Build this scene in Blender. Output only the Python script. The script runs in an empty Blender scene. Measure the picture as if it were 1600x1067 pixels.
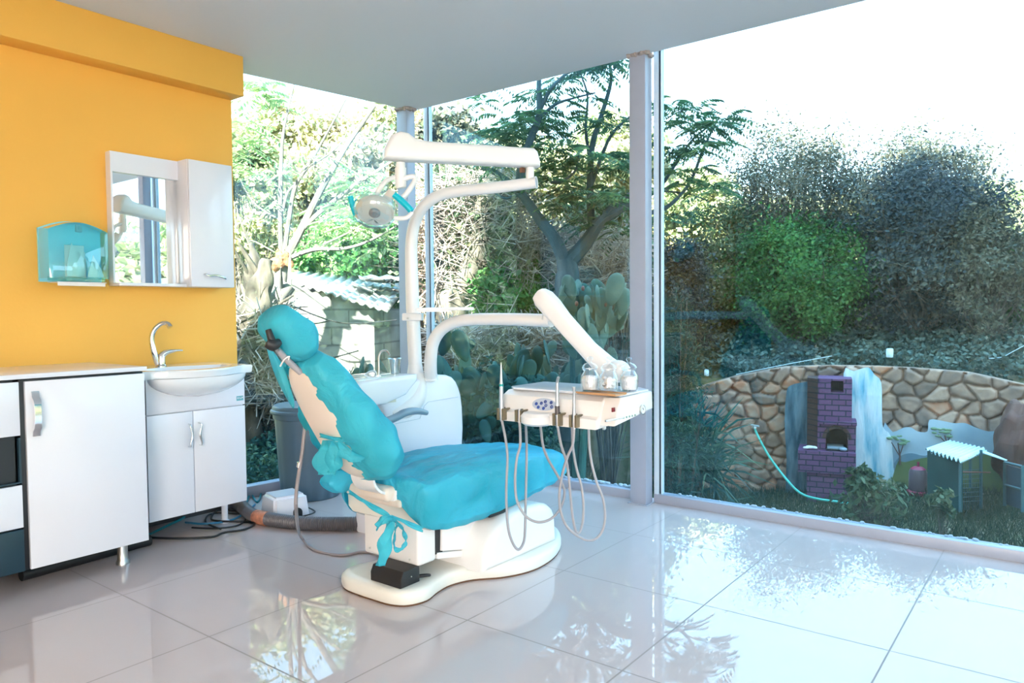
import bpy, bmesh, math, random
import numpy as np
from mathutils import Vector, Matrix

S = bpy.context.scene
COL = S.collection
# ------------------------------------------------------------------ camera
F, YAW, PITCH, ROLL, EYE = 1149.4, 0.654055, -0.0395148, -0.00906644, 1.15
fw = Vector((math.cos(YAW)*math.cos(PITCH), math.sin(YAW)*math.cos(PITCH), math.sin(PITCH)))
r0 = Vector((math.sin(YAW), -math.cos(YAW), 0)); u0 = r0.cross(fw)
rt = math.cos(ROLL)*r0 + math.sin(ROLL)*u0; up = -math.sin(ROLL)*r0 + math.cos(ROLL)*u0
cd = bpy.data.cameras.new('camera'); cam = bpy.data.objects.new('camera', cd); COL.objects.link(cam)
cd.sensor_width = 36; cd.lens = F/1600*36; cd.clip_start = .02; cd.clip_end = 500
cam.matrix_world = Matrix(((rt.x, up.x, -fw.x, 0), (rt.y, up.y, -fw.y, 0), (rt.z, up.z, -fw.z, EYE), (0, 0, 0, 1)))
S.camera = cam
# ------------------------------------------------------------------ sky, sun, exposure
W = bpy.data.worlds.new('sky'); S.world = W; W.use_nodes = True
nt = W.node_tree; bg = nt.nodes['Background']
tc = nt.nodes.new('ShaderNodeTexCoord'); sp = nt.nodes.new('ShaderNodeSeparateXYZ'); rp = nt.nodes.new('ShaderNodeValToRGB')
nt.links.new(tc.outputs['Generated'], sp.inputs[0]); nt.links.new(sp.outputs['Z'], rp.inputs[0]); nt.links.new(rp.outputs[0], bg.inputs[0])
rp.color_ramp.elements[0].color = (.66, .87, 1, 1); rp.color_ramp.elements[0].position = 0
rp.color_ramp.elements[1].color = (.34, .66, 1, 1); rp.color_ramp.elements[1].position = .8
bg.inputs[1].default_value = 3.3
sd = bpy.data.lights.new('sun', 'SUN'); sun = bpy.data.objects.new('sun', sd); COL.objects.link(sun)
SUN_TO = Vector((-.80, -.28, .52)).normalized()
sun.rotation_euler = SUN_TO.to_track_quat('Z', 'Y').to_euler(); sd.energy = 27; sd.angle = .02; sd.color = (1, .9, .74)
S.view_settings.view_transform = 'Standard'; S.view_settings.look = 'None'
S.view_settings.exposure = 1.24; S.view_settings.gamma = 1; S.view_settings.use_curve_mapping = False
S.cycles.use_denoising = True
S.cycles.max_bounces = 10; S.cycles.diffuse_bounces = 4; S.cycles.glossy_bounces = 4; S.cycles.transparent_max_bounces = 24
S.cycles.transmission_bounces = 6; S.cycles.caustics_reflective = False; S.cycles.caustics_refractive = False
S.cycles.sample_clamp_indirect = 8

def ray(x, y): return fw + rt*((x-800)/F) - up*((y-533.5)/F)
def at(x, y, d): return Vector((0, 0, EYE)) + ray(x, y)*d               # point seen at (x, y) at forward distance d
def on(x, y, ax, v):
    d = ray(x, y); o = Vector((0, 0, EYE)); return o + d*((v-o[ax])/d[ax])

# ------------------------------------------------------------------ materials
def newmat(name):
    m = bpy.data.materials.new(name); m.use_nodes = True
    return m, m.node_tree, m.node_tree.nodes['Principled BSDF']
def mat(name, c, rough=.5, metal=0, spec=.5, noise=0, nscale=8, bump=0, bscale=30, coat=0):
    m, n, b = newmat(name)
    b.inputs['Base Color'].default_value = (*c, 1); b.inputs['Roughness'].default_value = rough
    b.inputs['Metallic'].default_value = metal; b.inputs['Specular IOR Level'].default_value = spec
    b.inputs['Coat Weight'].default_value = coat
    tcn = n.nodes.new('ShaderNodeTexCoord')
    if noise:
        t = n.nodes.new('ShaderNodeTexNoise'); t.inputs['Scale'].default_value = nscale; t.inputs['Detail'].default_value = 5
        n.links.new(tcn.outputs['Object'], t.inputs['Vector'])
        r = n.nodes.new('ShaderNodeValToRGB'); r.color_ramp.elements[0].position = .3; r.color_ramp.elements[1].position = .7
        r.color_ramp.elements[0].color = (*[x*(1-noise) for x in c], 1); r.color_ramp.elements[1].color = (*[min(1, x*(1+noise*.7)) for x in c], 1)
        n.links.new(t.outputs[0], r.inputs[0]); n.links.new(r.outputs[0], b.inputs['Base Color'])
    if bump:
        t = n.nodes.new('ShaderNodeTexNoise'); t.inputs['Scale'].default_value = bscale; t.inputs['Detail'].default_value = 4
        n.links.new(tcn.outputs['Object'], t.inputs['Vector'])
        bp = n.nodes.new('ShaderNodeBump'); bp.inputs['Strength'].default_value = bump; bp.inputs['Distance'].default_value = .02
        n.links.new(t.outputs[0], bp.inputs['Height']); n.links.new(bp.outputs[0], b.inputs['Normal'])
    return m
def ramp_mat(name, cols, scale=3, detail=6, rough=.85, bump=.4, dist=.05, vec=(1, 1, 1), island=False, trans=0):
    """colours spread by noise (or per leaf) through a ramp"""
    m, n, b = newmat(name); b.inputs['Roughness'].default_value = rough
    b.inputs['Specular IOR Level'].default_value = .25
    r = n.nodes.new('ShaderNodeValToRGB'); e = r.color_ramp.elements
    lo, hi = (.0, 1.) if island else (.32, .68)
    while len(e) < len(cols): e.new(.5)
    for i, c in enumerate(cols):
        e[i].position = lo+(hi-lo)*i/(len(cols)-1); e[i].color = (*c, 1)
    tcn = n.nodes.new('ShaderNodeTexCoord'); mp = n.nodes.new('ShaderNodeMapping'); mp.inputs['Scale'].default_value = vec
    n.links.new(tcn.outputs['Object'], mp.inputs[0])
    t = n.nodes.new('ShaderNodeTexNoise'); t.inputs['Scale'].default_value = scale; t.inputs['Detail'].default_value = detail
    n.links.new(mp.outputs[0], t.inputs['Vector'])
    if island:
        g = n.nodes.new('ShaderNodeNewGeometry'); mx = n.nodes.new('ShaderNodeMath'); mx.operation = 'MULTIPLY_ADD'
        mx.inputs[1].default_value = .55
        m2 = n.nodes.new('ShaderNodeMath'); m2.operation = 'MULTIPLY_ADD'; m2.inputs[1].default_value = 1.6; m2.inputs[2].default_value = -.55
        n.links.new(t.outputs[0], m2.inputs[0]); n.links.new(g.outputs['Random Per Island'], mx.inputs[0]); n.links.new(m2.outputs[0], mx.inputs[2])
        n.links.new(mx.outputs[0], r.inputs[0])
    else:
        n.links.new(t.outputs[0], r.inputs[0])
        if bump:
            bp = n.nodes.new('ShaderNodeBump'); bp.inputs['Strength'].default_value = bump; bp.inputs['Distance'].default_value = dist
            n.links.new(t.outputs[0], bp.inputs['Height']); n.links.new(bp.outputs[0], b.inputs['Normal'])
    n.links.new(r.outputs[0], b.inputs['Base Color'])
    if trans:
        tr = n.nodes.new('ShaderNodeBsdfTranslucent'); mi = n.nodes.new('ShaderNodeMixShader'); mi.inputs[0].default_value = trans
        n.links.new(r.outputs[0], tr.inputs[0]); n.links.new(b.outputs[0], mi.inputs[1]); n.links.new(tr.outputs[0], mi.inputs[2])
        n.links.new(mi.outputs[0], n.nodes['Material Output'].inputs[0])
    return m
def pane_mat(name, tint, refl=1., rough=0., gl=(1, 1, 1)):
    m = bpy.data.materials.new(name); m.use_nodes = True; n = m.node_tree; n.nodes.remove(n.nodes['Principled BSDF'])
    g = n.nodes.new('ShaderNodeNewGeometry'); d = n.nodes.new('ShaderNodeVectorMath'); d.operation = 'DOT_PRODUCT'
    n.links.new(g.outputs['Normal'], d.inputs[0]); n.links.new(g.outputs['Incoming'], d.inputs[1])
    def M(op, a, b=None, c=None):
        x = n.nodes.new('ShaderNodeMath'); x.operation = op
        for i, v in enumerate((a, b, c)):
            if v is None: continue
            if isinstance(v, (int, float)): x.inputs[i].default_value = v
            else: n.links.new(v, x.inputs[i])
        return x.outputs[0]
    k = M('POWER', M('SUBTRACT', 1., M('ABSOLUTE', d.outputs['Value'])), 5.)
    f = M('MULTIPLY', M('MULTIPLY_ADD', k, .96, .04), refl)
    tr = n.nodes.new('ShaderNodeBsdfTransparent'); tr.inputs[0].default_value = (*tint, 1)
    go = n.nodes.new('ShaderNodeBsdfGlossy'); go.inputs['Roughness'].default_value = rough; go.inputs[0].default_value = (*gl, 1)
    mi = n.nodes.new('ShaderNodeMixShader'); n.links.new(f, mi.inputs[0]); n.links.new(tr.outputs[0], mi.inputs[1]); n.links.new(go.outputs[0], mi.inputs[2])
    n.links.new(mi.outputs[0], n.nodes['Material Output'].inputs[0])
    return m
def film_mat(name, c, alpha=.65):
    """thin dyed plastic sleeve: lets some light through, wrinkled"""
    m, n, b = newmat(name)
    tcn = n.nodes.new('ShaderNodeTexCoord')
    t = n.nodes.new('ShaderNodeTexNoise'); t.inputs['Scale'].default_value = 3.2; t.inputs['Detail'].default_value = 6; t.inputs['Distortion'].default_value = .5
    mp = n.nodes.new('ShaderNodeMapping'); mp.inputs['Scale'].default_value = (1.6, 4.2, 2.2)
    n.links.new(tcn.outputs['Object'], mp.inputs[0]); n.links.new(mp.outputs[0], t.inputs['Vector'])
    bp = n.nodes.new('ShaderNodeBump'); bp.inputs['Strength'].default_value = .85; bp.inputs['Distance'].default_value = .04
    n.links.new(t.outputs[0], bp.inputs['Height'])
    r = n.nodes.new('ShaderNodeValToRGB'); r.color_ramp.elements[0].position = .3; r.color_ramp.elements[1].position = .7
    r.color_ramp.elements[0].color = (*[x*.72 for x in c], 1); r.color_ramp.elements[1].color = (*[min(1, x*.98+.09) for x in c], 1)
    n.links.new(t.outputs[0], r.inputs[0])
    b.inputs['Roughness'].default_value = .35; b.inputs['Specular IOR Level'].default_value = .4
    n.links.new(r.outputs[0], b.inputs['Base Color']); n.links.new(bp.outputs[0], b.inputs['Normal'])
    tl = n.nodes.new('ShaderNodeBsdfTranslucent'); n.links.new(r.outputs[0], tl.inputs[0]); n.links.new(bp.outputs[0], tl.inputs['Normal'])
    tp = n.nodes.new('ShaderNodeBsdfTransparent'); tp.inputs[0].default_value = (.35, .9, .97, 1)
    m1 = n.nodes.new('ShaderNodeMixShader'); m1.inputs[0].default_value = .42
    m2 = n.nodes.new('ShaderNodeMixShader'); 
    mr = n.nodes.new('ShaderNodeMapRange'); mr.inputs['From Min'].default_value = .3; mr.inputs['From Max'].default_value = .7; mr.inputs['To Min'].default_value = min(1, alpha+.16); mr.inputs['To Max'].default_value = alpha-.16
    n.links.new(t.outputs[0], mr.inputs['Value']); n.links.new(mr.outputs[0], m2.inputs[0])
    n.links.new(b.outputs[0], m1.inputs[1]); n.links.new(tl.outputs[0], m1.inputs[2])
    n.links.new(tp.outputs[0], m2.inputs[1]); n.links.new(m1.outputs[0], m2.inputs[2]); n.links.new(m2.outputs[0], n.nodes['Material Output'].inputs[0])
    return m

# ------------------------------------------------------------------ mesh helpers
class MB:
    """collects shapes and links them as one mesh object"""
    def __init__(s): s.v = []; s.f = []; s.sm = []
    def add(s, vs, fs, smooth=True):
        o = len(s.v); s.v += [tuple(x) for x in vs]; s.f += [tuple(i+o for i in f) for f in fs]; s.sm += [smooth]*len(fs); return s
    def box(s, a, b, bev=0, seg=2):
        bm = bmesh.new(); bmesh.ops.create_cube(bm, size=1)
        for v in bm.verts: v.co = Vector([(a[i]+b[i])/2 + v.co[i]*abs(b[i]-a[i]) for i in range(3)])
        if bev: bmesh.ops.bevel(bm, geom=bm.edges[:], offset=bev, segments=seg, affect='EDGES', profile=.5)
        return s.bm(bm, bool(bev))
    def bm(s, bm, smooth=True):
        bm.verts.index_update(); s.add([v.co[:] for v in bm.verts], [[v.index for v in f.verts] for f in bm.faces], smooth); bm.free(); return s
    def xf(s, M, fn):
        n = len(s.v); fn(s)
        for i in range(n, len(s.v)): s.v[i] = tuple(M @ Vector(s.v[i]))
        return s
    def tube(s, pts, r, n=12, smooth=0, cap=True):
        pts = [Vector(p) for p in pts]; rs = [r]*len(pts) if isinstance(r, (int, float)) else list(r)
        if smooth:
            P, R = [], []
            for i in range(len(pts)-1):
                a, b, c, d = pts[max(i-1, 0)], pts[i], pts[i+1], pts[min(i+2, len(pts)-1)]
                for k in range(smooth):
                    t = k/smooth
                    P.append(.5*((2*b)+(c-a)*t+(2*a-5*b+4*c-d)*t*t+(3*b-a-3*c+d)*t**3)); R.append(rs[i]+(rs[i+1]-rs[i])*t)
            P.append(pts[-1]); R.append(rs[-1]); pts, rs = P, R
        vs = []; T = None; N = None
        for i, p in enumerate(pts):
            t = (pts[min(i+1, len(pts)-1)]-pts[max(i-1, 0)])
            if t.length < 1e-9: t = T or Vector((0, 0, 1))
            t.normalize()
            if N is None:
                N = t.orthogonal().normalized()
            else:
                N = (N - t*N.dot(t)); N = N.normalized() if N.length > 1e-6 else t.orthogonal().normalized()
            B = t.cross(N); T = t
            for k in range(n):
                a = 2*math.pi*k/n; vs.append(p+(N*math.cos(a)+B*math.sin(a))*rs[i])
        L = len(pts)
        fs = [[i*n+k, i*n+(k+1) % n, (i+1)*n+(k+1) % n, (i+1)*n+k] for i in range(L-1) for k in range(n)]
        if cap: fs += [list(range(n))[::-1], [(L-1)*n+k for k in range(n)]]
        return s.add(vs, fs)
    def lathe(s, prof, c=(0, 0, 0), n=32, M=None):
        vs = []
        for r, z in prof:
            for k in range(n):
                a = 2*math.pi*k/n; vs.append(Vector((r*math.cos(a), r*math.sin(a), z)))
        if M: vs = [M @ v for v in vs]
        vs = [v+Vector(c) for v in vs]; L = len(prof)
        fs = [[i*n+k, i*n+(k+1) % n, (i+1)*n+(k+1) % n, (i+1)*n+k] for i in range(L-1) for k in range(n)]
        if prof[0][0] > 1e-5: fs.append(list(range(n))[::-1])
        if prof[-1][0] > 1e-5: fs.append([(L-1)*n+k for k in range(n)])
        return s.add(vs, fs)
    def prism(s, poly, ax, a, b, bev=0, seg=3):
        """polygon (2D, in the two other axes in order) extruded along axis ax"""
        bm = bmesh.new()
        def P(p, w):
            q = list(p); q.insert(ax, w); return q
        A = [bm.verts.new(P(p, a)) for p in poly]; B = [bm.verts.new(P(p, b)) for p in poly]; n = len(poly)
        bm.faces.new(A); bm.faces.new(B[::-1])
        for i in range(n): bm.faces.new((A[i], B[i], B[(i+1) % n], A[(i+1) % n]))
        bmesh.ops.recalc_face_normals(bm, faces=bm.faces)
        if bev:
            es = [e for e in bm.edges if (e.verts[0] in A) == (e.verts[1] in A)]
            bmesh.ops.bevel(bm, geom=es, offset=bev, segments=seg, affect='EDGES', profile=.5)
        return s.bm(bm, True)
    def loft(s, rings, closed=True, cap=True):
        n = len(rings[0]); vs = [p for r in rings for p in r]; K = n if closed else n-1
        fs = [[i*n+k, i*n+(k+1) % n, (i+1)*n+(k+1) % n, (i+1)*n+k] for i in range(len(rings)-1) for k in range(K)]
        if cap and closed: fs += [list(range(n))[::-1], [(len(rings)-1)*n+k for k in range(n)]]
        return s.add(vs, fs)
    def build(s, name, m, parent=None, sub=0, solid=0, bevel=0):
        me = bpy.data.meshes.new(name); me.from_pydata(s.v, [], s.f); me.update()
        bm = bmesh.new(); bm.from_mesh(me); bmesh.ops.recalc_face_normals(bm, faces=bm.faces); bm.to_mesh(me); bm.free()
        me.polygons.foreach_set('use_smooth', s.sm)
        try: me.set_sharp_from_angle(angle=math.radians(38))
        except Exception: pass
        me.materials.append(m); o = bpy.data.objects.new(name, me); COL.objects.link(o)
        if solid:
            x = o.modifiers.new('s', 'SOLIDIFY'); x.thickness = solid; x.offset = 0
        if sub:
            x = o.modifiers.new('d', 'SUBSURF'); x.levels = sub; x.render_levels = sub
        if parent: o.parent = parent; o.matrix_parent_inverse = parent.matrix_world.inverted()
        return o
def tag(o, label, cat, group=None, kind=None):
    o['label'] = label
    if cat: o['category'] = cat
    if group: o['group'] = group
    if kind: o['kind'] = kind
    return o
def thing(name, label, cat, loc=(0, 0, 0), group=None, kind=None):
    o = bpy.data.objects.new(name, None); COL.objects.link(o); o.location = loc; o.empty_display_size = .05
    o.matrix_world = Matrix.Translation(Vector(loc))
    return tag(o, label, cat, group, kind)
def struct(o): o['kind'] = 'structure'; return o
def copy_tree(o, parent=None):
    c = o.copy(); COL.objects.link(c)
    if parent: c.parent = parent
    for ch in list(o.children): copy_tree(ch, c)
    return c
def sph(c, r, n=12, sc=(1, 1, 1)):
    bm = bmesh.new(); bmesh.ops.create_uvsphere(bm, u_segments=n*2, v_segments=n, radius=r)
    for v in bm.verts: v.co = Vector([v.co[i]*sc[i]+c[i] for i in range(3)])
    return bm
def bigmesh(name, V, Fq, m, parent=None, smooth=False):
    """quads from numpy arrays"""
    me = bpy.data.meshes.new(name); V = np.asarray(V, np.float32); Fq = np.asarray(Fq, np.int32)
    me.vertices.add(len(V)); me.vertices.foreach_set('co', V.ravel()); k = Fq.shape[1]
    me.loops.add(Fq.size); me.loops.foreach_set('vertex_index', Fq.ravel())
    me.polygons.add(len(Fq)); me.polygons.foreach_set('loop_start', np.arange(0, Fq.size, k, dtype=np.int32))
    me.polygons.foreach_set('use_smooth', np.full(len(Fq), smooth)); me.update(); me.validate(); me.materials.append(m)
    o = bpy.data.objects.new(name, me); COL.objects.link(o)
    if parent: o.parent = parent; o.matrix_parent_inverse = parent.matrix_world.inverted()
    return o

# ------------------------------------------------------------------ palette
WHITE = mat('white_lacquer', (.80, .80, .86), .22, coat=.3)
PLASTIC = mat('white_plastic', (.84, .81, .79), .32)
BEIGE = mat('beige_plastic', (.80, .68, .58), .4)
CERAMIC = mat('ceramic', (.85, .87, .9), .06, coat=.5)
CHROME = mat('chrome', (.75, .76, .78), .13, 1)
NICKEL = mat('brushed_metal', (.62, .6, .58), .3, 1)
BLACK = mat('black_edge', (.012, .014, .02), .4)
NAVY = mat('dark_slate_laminate', (.012, .038, .058), .35)
RUBBER = mat('black_rubber', (.012, .012, .014), .5)
FRAME = mat('bluegrey_paint', (.36, .38, .46), .35, noise=.04)
ALU = mat('white_aluminium', (.62, .72, .80), .3)
GASK = mat('black_gasket', (.01, .02, .04), .4)
YEL = mat('yellow_paint', (.93, .49, .085), .6, noise=.03, nscale=1.5, bump=.03, bscale=60)
CEIL = mat('ceiling_paint', (.68, .73, .80), .7, bump=.02)
WALLW = mat('white_wall_paint', (.85, .80, .76), .7)
GREYP = mat('grey_plastic', (.075, .125, .17), .38)
GREYH = mat('grey_tube', (.36, .34, .36), .35)
HOSEG = mat('grey_corrugated_hose', (.12, .11, .12), .4)
OLIVE = mat('olive_plastic', (.19, .15, .09), .4)
CYAN = film_mat('cyan_sleeve_film', (.10, .80, .93), .60)
CYANS = film_mat('cyan_sleeve_film_seat', (.05, .74, .94), .82)
CYANP = mat('cyan_silicone', (.0, .50, .62), .35)
GLASS = pane_mat('window_glass', (.74, .82, .84), 1.0, gl=(.75, .97, 1))
CLEAR = pane_mat('clear_glass', (.95, .98, .99), 2.4)
JARG = pane_mat('jar_glass', (.975, .99, 1), 2.3)
TEALP = pane_mat('teal_acrylic', (.50, .88, .94), 2.0)
MIRROR = mat('mirror_silver', (.92, .94, .95), .01, 1)
COTTON = mat('cotton', (.95, .90, .88), .9, bump=.6, bscale=60)
WOOD = mat('bamboo', (.62, .32, .14), .5, noise=.2, nscale=12)
PAPER = mat('paper', (.85, .80, .76), .9)

exec_parts = []
# ------------------------------------------------------------------ room shell
H = 2.65
XW, YW = 4.03, 4.0
def floor_material():
    m, n, b = newmat('porcelain_tile')
    g = n.nodes.new('ShaderNodeNewGeometry'); s = n.nodes.new('ShaderNodeSeparateXYZ'); n.links.new(g.outputs['Position'], s.inputs[0])
    T = .655
    def M(op, a, b=None, c=None):
        x = n.nodes.new('ShaderNodeMath'); x.operation = op
        for i, v in enumerate((a, b, c)):
            if v is None: continue
            if isinstance(v, (int, float)): x.inputs[i].default_value = v
            else: n.links.new(v, x.inputs[i])
        return x.outputs[0]
    def line(o, off):
        return M('LESS_THAN', M('ABSOLUTE', M('SUBTRACT', M('FRACT', M('DIVIDE', M('SUBTRACT', o, off-T/2+T*20), T)), .5)), 0.0034/T*.9)
    # FRACT of (x-off+T/2)/T is .5 on a joint
    ln = M('MAXIMUM', line(s.outputs[0], 2.045), line(s.outputs[1], .48))
    t = n.nodes.new('ShaderNodeTexNoise'); t.inputs['Scale'].default_value = 1.2; t.inputs['Detail'].default_value = 6; n.links.new(g.outputs['Position'], t.inputs['Vector'])
    r = n.nodes.new('ShaderNodeValToRGB'); r.color_ramp.elements[0].color = (.54, .46, .45, 1); r.color_ramp.elements[1].color = (.60, .52, .51, 1)
    n.links.new(t.outputs[0], r.inputs[0])
    mx = n.nodes.new('ShaderNodeMix'); mx.data_type = 'RGBA'; n.links.new(ln, mx.inputs['Factor']); n.links.new(r.outputs[0], mx.inputs['A']); mx.inputs['B'].default_value = (.30, .25, .23, 1)
    n.links.new(mx.outputs['Result'], b.inputs['Base Color']); n.links.new(M('MULTIPLY_ADD', ln, .5, .008), b.inputs['Roughness'])
    b.inputs['IOR'].default_value = 1.52; b.inputs['Specular IOR Level'].default_value = .45
    return m
X0, Y0 = -2.6, -3.4
struct(MB().box((X0-.2, Y0-.2, -.28), (XW+.06, 4.22, 0)).build('floor', floor_material()))
struct(MB().prism([(X0-.2, Y0-.2), (3.945, Y0-.2), (3.945, 3.93), (2.5, 4.165), (2.5, 4.3), (X0-.2, 4.3)], 2, H, H+.35).build('ceiling', CEIL))
ROOFC = MB().box((X0-.2, Y0-.2, H+.35), (4.15, 4.35, H+.45)).build('trim_2', CEIL); struct(ROOFC)
struct(MB().box((X0, YW, 0), (2.5, YW+.2, H)).build('wall_left', YEL))
struct(MB().box((X0, 3.988, 0), (2.5, 3.9995, .085), .001).build('shade_strip_left', mat('shade_strip_dark', (.06, .055, .055), .5)))  # dark strip painting in the shade at the wall foot under the cabinets
struct(MB().box((X0, 3.868, 2.42), (2.502, 3.9999, H), .004).build('trim_1', YEL))
struct(MB().box((X0-.2, Y0-.2, 0), (X0, YW+.2, .25)).box((X0-.2, Y0-.2, 2.5), (X0, YW+.2, H)).box((X0-.2, Y0-.2, .25), (X0, -2.9, 2.5)).box((X0-.2, .25, .25), (X0, YW+.2, 2.5)).build('wall_rear', WALLW))
# sheer curtain and unseen opening added behind the camera for warm fill light
mC, nC, bC = newmat('fill_curtain_cloth'); bC.inputs['Base Color'].default_value = (.86, .80, .76, 1)
tC = nC.nodes.new('ShaderNodeBsdfTranslucent'); tC.inputs[0].default_value = (.90, .81, .76, 1); xC = nC.nodes.new('ShaderNodeMixShader'); xC.inputs[0].default_value = .75
nC.links.new(bC.outputs[0], xC.inputs[1]); nC.links.new(tC.outputs[0], xC.inputs[2]); nC.links.new(xC.outputs[0], nC.nodes['Material Output'].inputs[0])
ys_ = np.linspace(-3.0, .38, 140)
MB().loft([[(X0+.06+.025*math.sin(y*28), y, z) for y in ys_] for z in (.06, 2.56)], closed=False).build('fill_curtain', mC)
tag(bpy.data.objects['fill_curtain'], 'sheer off-white curtain added behind the camera to fill the room with light', 'fill_curtain')
# unseen block added above the roof to shade the garden
struct(MB().box((-2.75, -9, H+.46), (4.12, 2.1, 12.6)).build('wall_shade_block', WALLW))
# unseen side behind the camera: end wall beside the added window
struct(MB().box((X0, Y0-.2, 0), (-2.2, Y0, H)).build('wall_right', WALLW))

def window(n, P0, P1, zb, zt, inward, label, m0=True, m1=True, mid=None):
    """floor-to-ceiling pane between two floor points, with channel, jambs and gaskets"""
    P0 = Vector((*P0, 0)); P1 = Vector((*P1, 0)); d = (P1-P0); L = d.length; d.normalize(); nrm = Vector((*inward, 0)).normalized()
    M = Matrix((( d.x, nrm.x, 0, P0.x), (d.y, nrm.y, 0, P0.y), (0, 0, 1, 0), (0, 0, 0, 1)))
    w = bpy.data.objects.new(n, None); COL.objects.link(w); struct(w)
    g = MB().xf(M, lambda s: s.box((0, -.006, zb), (L, .006, zt))).build('pane', CLEAR if n == 'window_5' else GLASS, w)
    MB().xf(M, lambda s: s.box((0, -.045, zb-.05), (L, .035, zb+.022), .004)).build('sill', FRAME, w)
    fr = MB(); ga = MB()
    for flag, x in ((m0, 0), (m1, L)):
        if flag:
            sg = 1 if x == 0 else -1
            fr.xf(M, lambda s: s.box((x, -.03, zb), (x+sg*.028, .03, zt), .003))
            ga.xf(M, lambda s: s.box((x+sg*.028, -.012, zb+.02), (x+sg*.040, .012, zt)))
            fr.xf(M, lambda s: s.box((x+sg*.040, -.016, zb+.02), (x+sg*.046, .016, zt)))
    if fr.v: fr.build('frame', ALU, w); ga.build('gasket', GASK, w)
    MB().xf(M, lambda s: s.box((0, -.03, zt-.02), (L, .0, zt+.02))).build('trim', ALU, w)
    return w
window('window_1', (2.505, 4.15), (3.86, 4.0), .05, H+.35, (-.1, -1), '', m0=False, m1=False)
window('window_2', (4.03, 3.88), (4.03, 2.10), .03, H+.35, (-1, 0), '')
window('window_3', (4.03, 2.0), (4.03, -.02), .03, H+.35, (-1, 0), '')
window('window_4', (4.03, -.12), (4.03, Y0+.0), .03, H+.35, (-1, 0), '')
window('window_5', (-2.2, Y0-.1), (4.0, Y0-.1), .05, H+.35, (0, 1), '')  # unseen clear window, added to let more daylight into the room
for i, (x, y, w) in enumerate(((3.832, 3.885, .105), (3.897, 2.00, .105), (3.897, -.12, .105))):
    b = MB().box((x, y, 0), (x+.085, y+w, H), .004)
    o = b.build('column', FRAME); struct(o)
    c = MB().box((x-.012, y-.012, 0), (x+.1, y+w+.012, .006)).build('base_plate', FRAME, o)
# chipped plaster around the column heads
PL = mat('broken_plaster', (.38, .32, .30), .9, bump=.8, bscale=50)
random.seed(4)
for cx_, cy_, w_ in ((3.897, 2.00, .105), (3.832, 3.885, .105)):
    pth = [(cx_-.006+(.097 if a in (1, 2) else 0), cy_-.006+(w_+.012 if a in (2, 3) else 0)) for a in (3, 0, 1)]; pp = []
    for (xa, ya), (xb, yb) in zip(pth, pth[1:]):
        for k in range(9): q = k/9; pp.append((xa+(xb-xa)*q+random.uniform(-.006, .004), ya+(yb-ya)*q+random.uniform(-.006, .004), H-.006+random.uniform(-.006, .004)))
    o = MB().tube(pp, [random.uniform(.007, .02) for _ in pp], 7).build('plaster_patch', PL); tag(o, 'crumbled plaster ring around the head of the %s column' % ('wide' if cy_ < 3 else 'far corner'), 'plaster')
# crumbs of mortar along the sills outside
CRUMB = mat('mortar_crumbs', (.70, .68, .72), .9, bump=.5)
b = MB(); random.seed(8)
for k in range(110):
    y = random.choice((random.uniform(2.15, 2.9), random.uniform(.2, 1.9))) ; r = random.uniform(.004, .014)*(1.2 if y > 2.1 else .8)
    b.bm(sph((4.048+random.uniform(0, .02), y, .050+r*.5), r, 4, (1, 1.2, .7)), False)
o = b.build('mortar_crumbs', CRUMB); tag(o, 'pale mortar crumbs lying along the outer window sill', 'crumbs', kind='stuff')

# ------------------------------------------------------------------ cabinets along the yellow wall
YF = 3.42
t = thing('base_cabinet', 'white single-door base cabinet with chrome handle under the worktop', 'cabinet', (1.4, 3.7, 0))
MB().box((1.155, YF+.02, .10), (1.662, 3.98, .892), .001).build('body', BLACK, t)
d = MB().box((1.172, YF, .103), (1.66, YF+.018, .884), .0015).build('door', WHITE, t)
hb = MB(); hx = 1.206
hb.loft([[(hx-w, YF-dy-.0035, z), (hx+w, YF-dy-.0035, z), (hx+w, YF-dy+.0035, z), (hx-w, YF-dy+.0035, z)] for z, dy, w in
         ((.655, .004, .014), (.675, .008, .014), (.69, .024, .014), (.71, .028, .013), (.745, .031, .012), (.785, .028, .013), (.805, .024, .014), (.82, .008, .014), (.842, .004, .014))])
hb.build('handle', CHROME, d)
for x, y in ((1.575, 3.50), (1.575, 3.9), (1.22, 3.9)):
    MB().lathe([(.030, 0), (.030, .012), (.024, .02), (.022, .05), (.022, .101)], (x, y, 0)).build('leg', NICKEL, t)
t = thing('drawer_cabinet', 'base cabinet of white and dark slate drawers with an open niche', 'cabinet', (.8, 3.7, 0))
MB().box((.55, YF+.02, .10), (1.153, YF+.035, .892)).box((.55, YF+.02, .10), (.57, 3.98, .892)).box((1.135, YF+.02, .10), (1.153, 3.98, .892)).box((.55, 3.96, .10), (1.153, 3.98, .892)).box((.55, YF+.03, .10), (1.153, 3.97, .12)).build('body', BLACK, t)
MB().box((.56, YF, .665), (1.150, YF+.018, .884), .0015).build('drawer', WHITE, t)
MB().box((.56, YF, .285), (1.150, YF+.018, .460), .0015).build('drawer', WHITE, t)
tag(MB().box((.56, YF, .103), (1.150, YF+.018, .277), .0015).build('drawer', NAVY, t), 'dark slate drawer front', None)
MB().box((.56, YF+.001, .468), (1.150, YF+.012, .474)).box((1.142, YF+.001, .474), (1.150, YF+.30, .655)).box((.56, YF+.012, .466), (1.15, 3.9, .472)).box((.56, YF+.3, .47), (1.15, YF+.31, .66)).build('niche', NAVY, t)
for x, y in ((.62, 3.50), (.62, 3.9)): MB().lathe([(.030, 0), (.030, .012), (.024, .02), (.022, .05), (.022, .101)], (x, y, 0)).build('leg', NICKEL, t)
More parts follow.
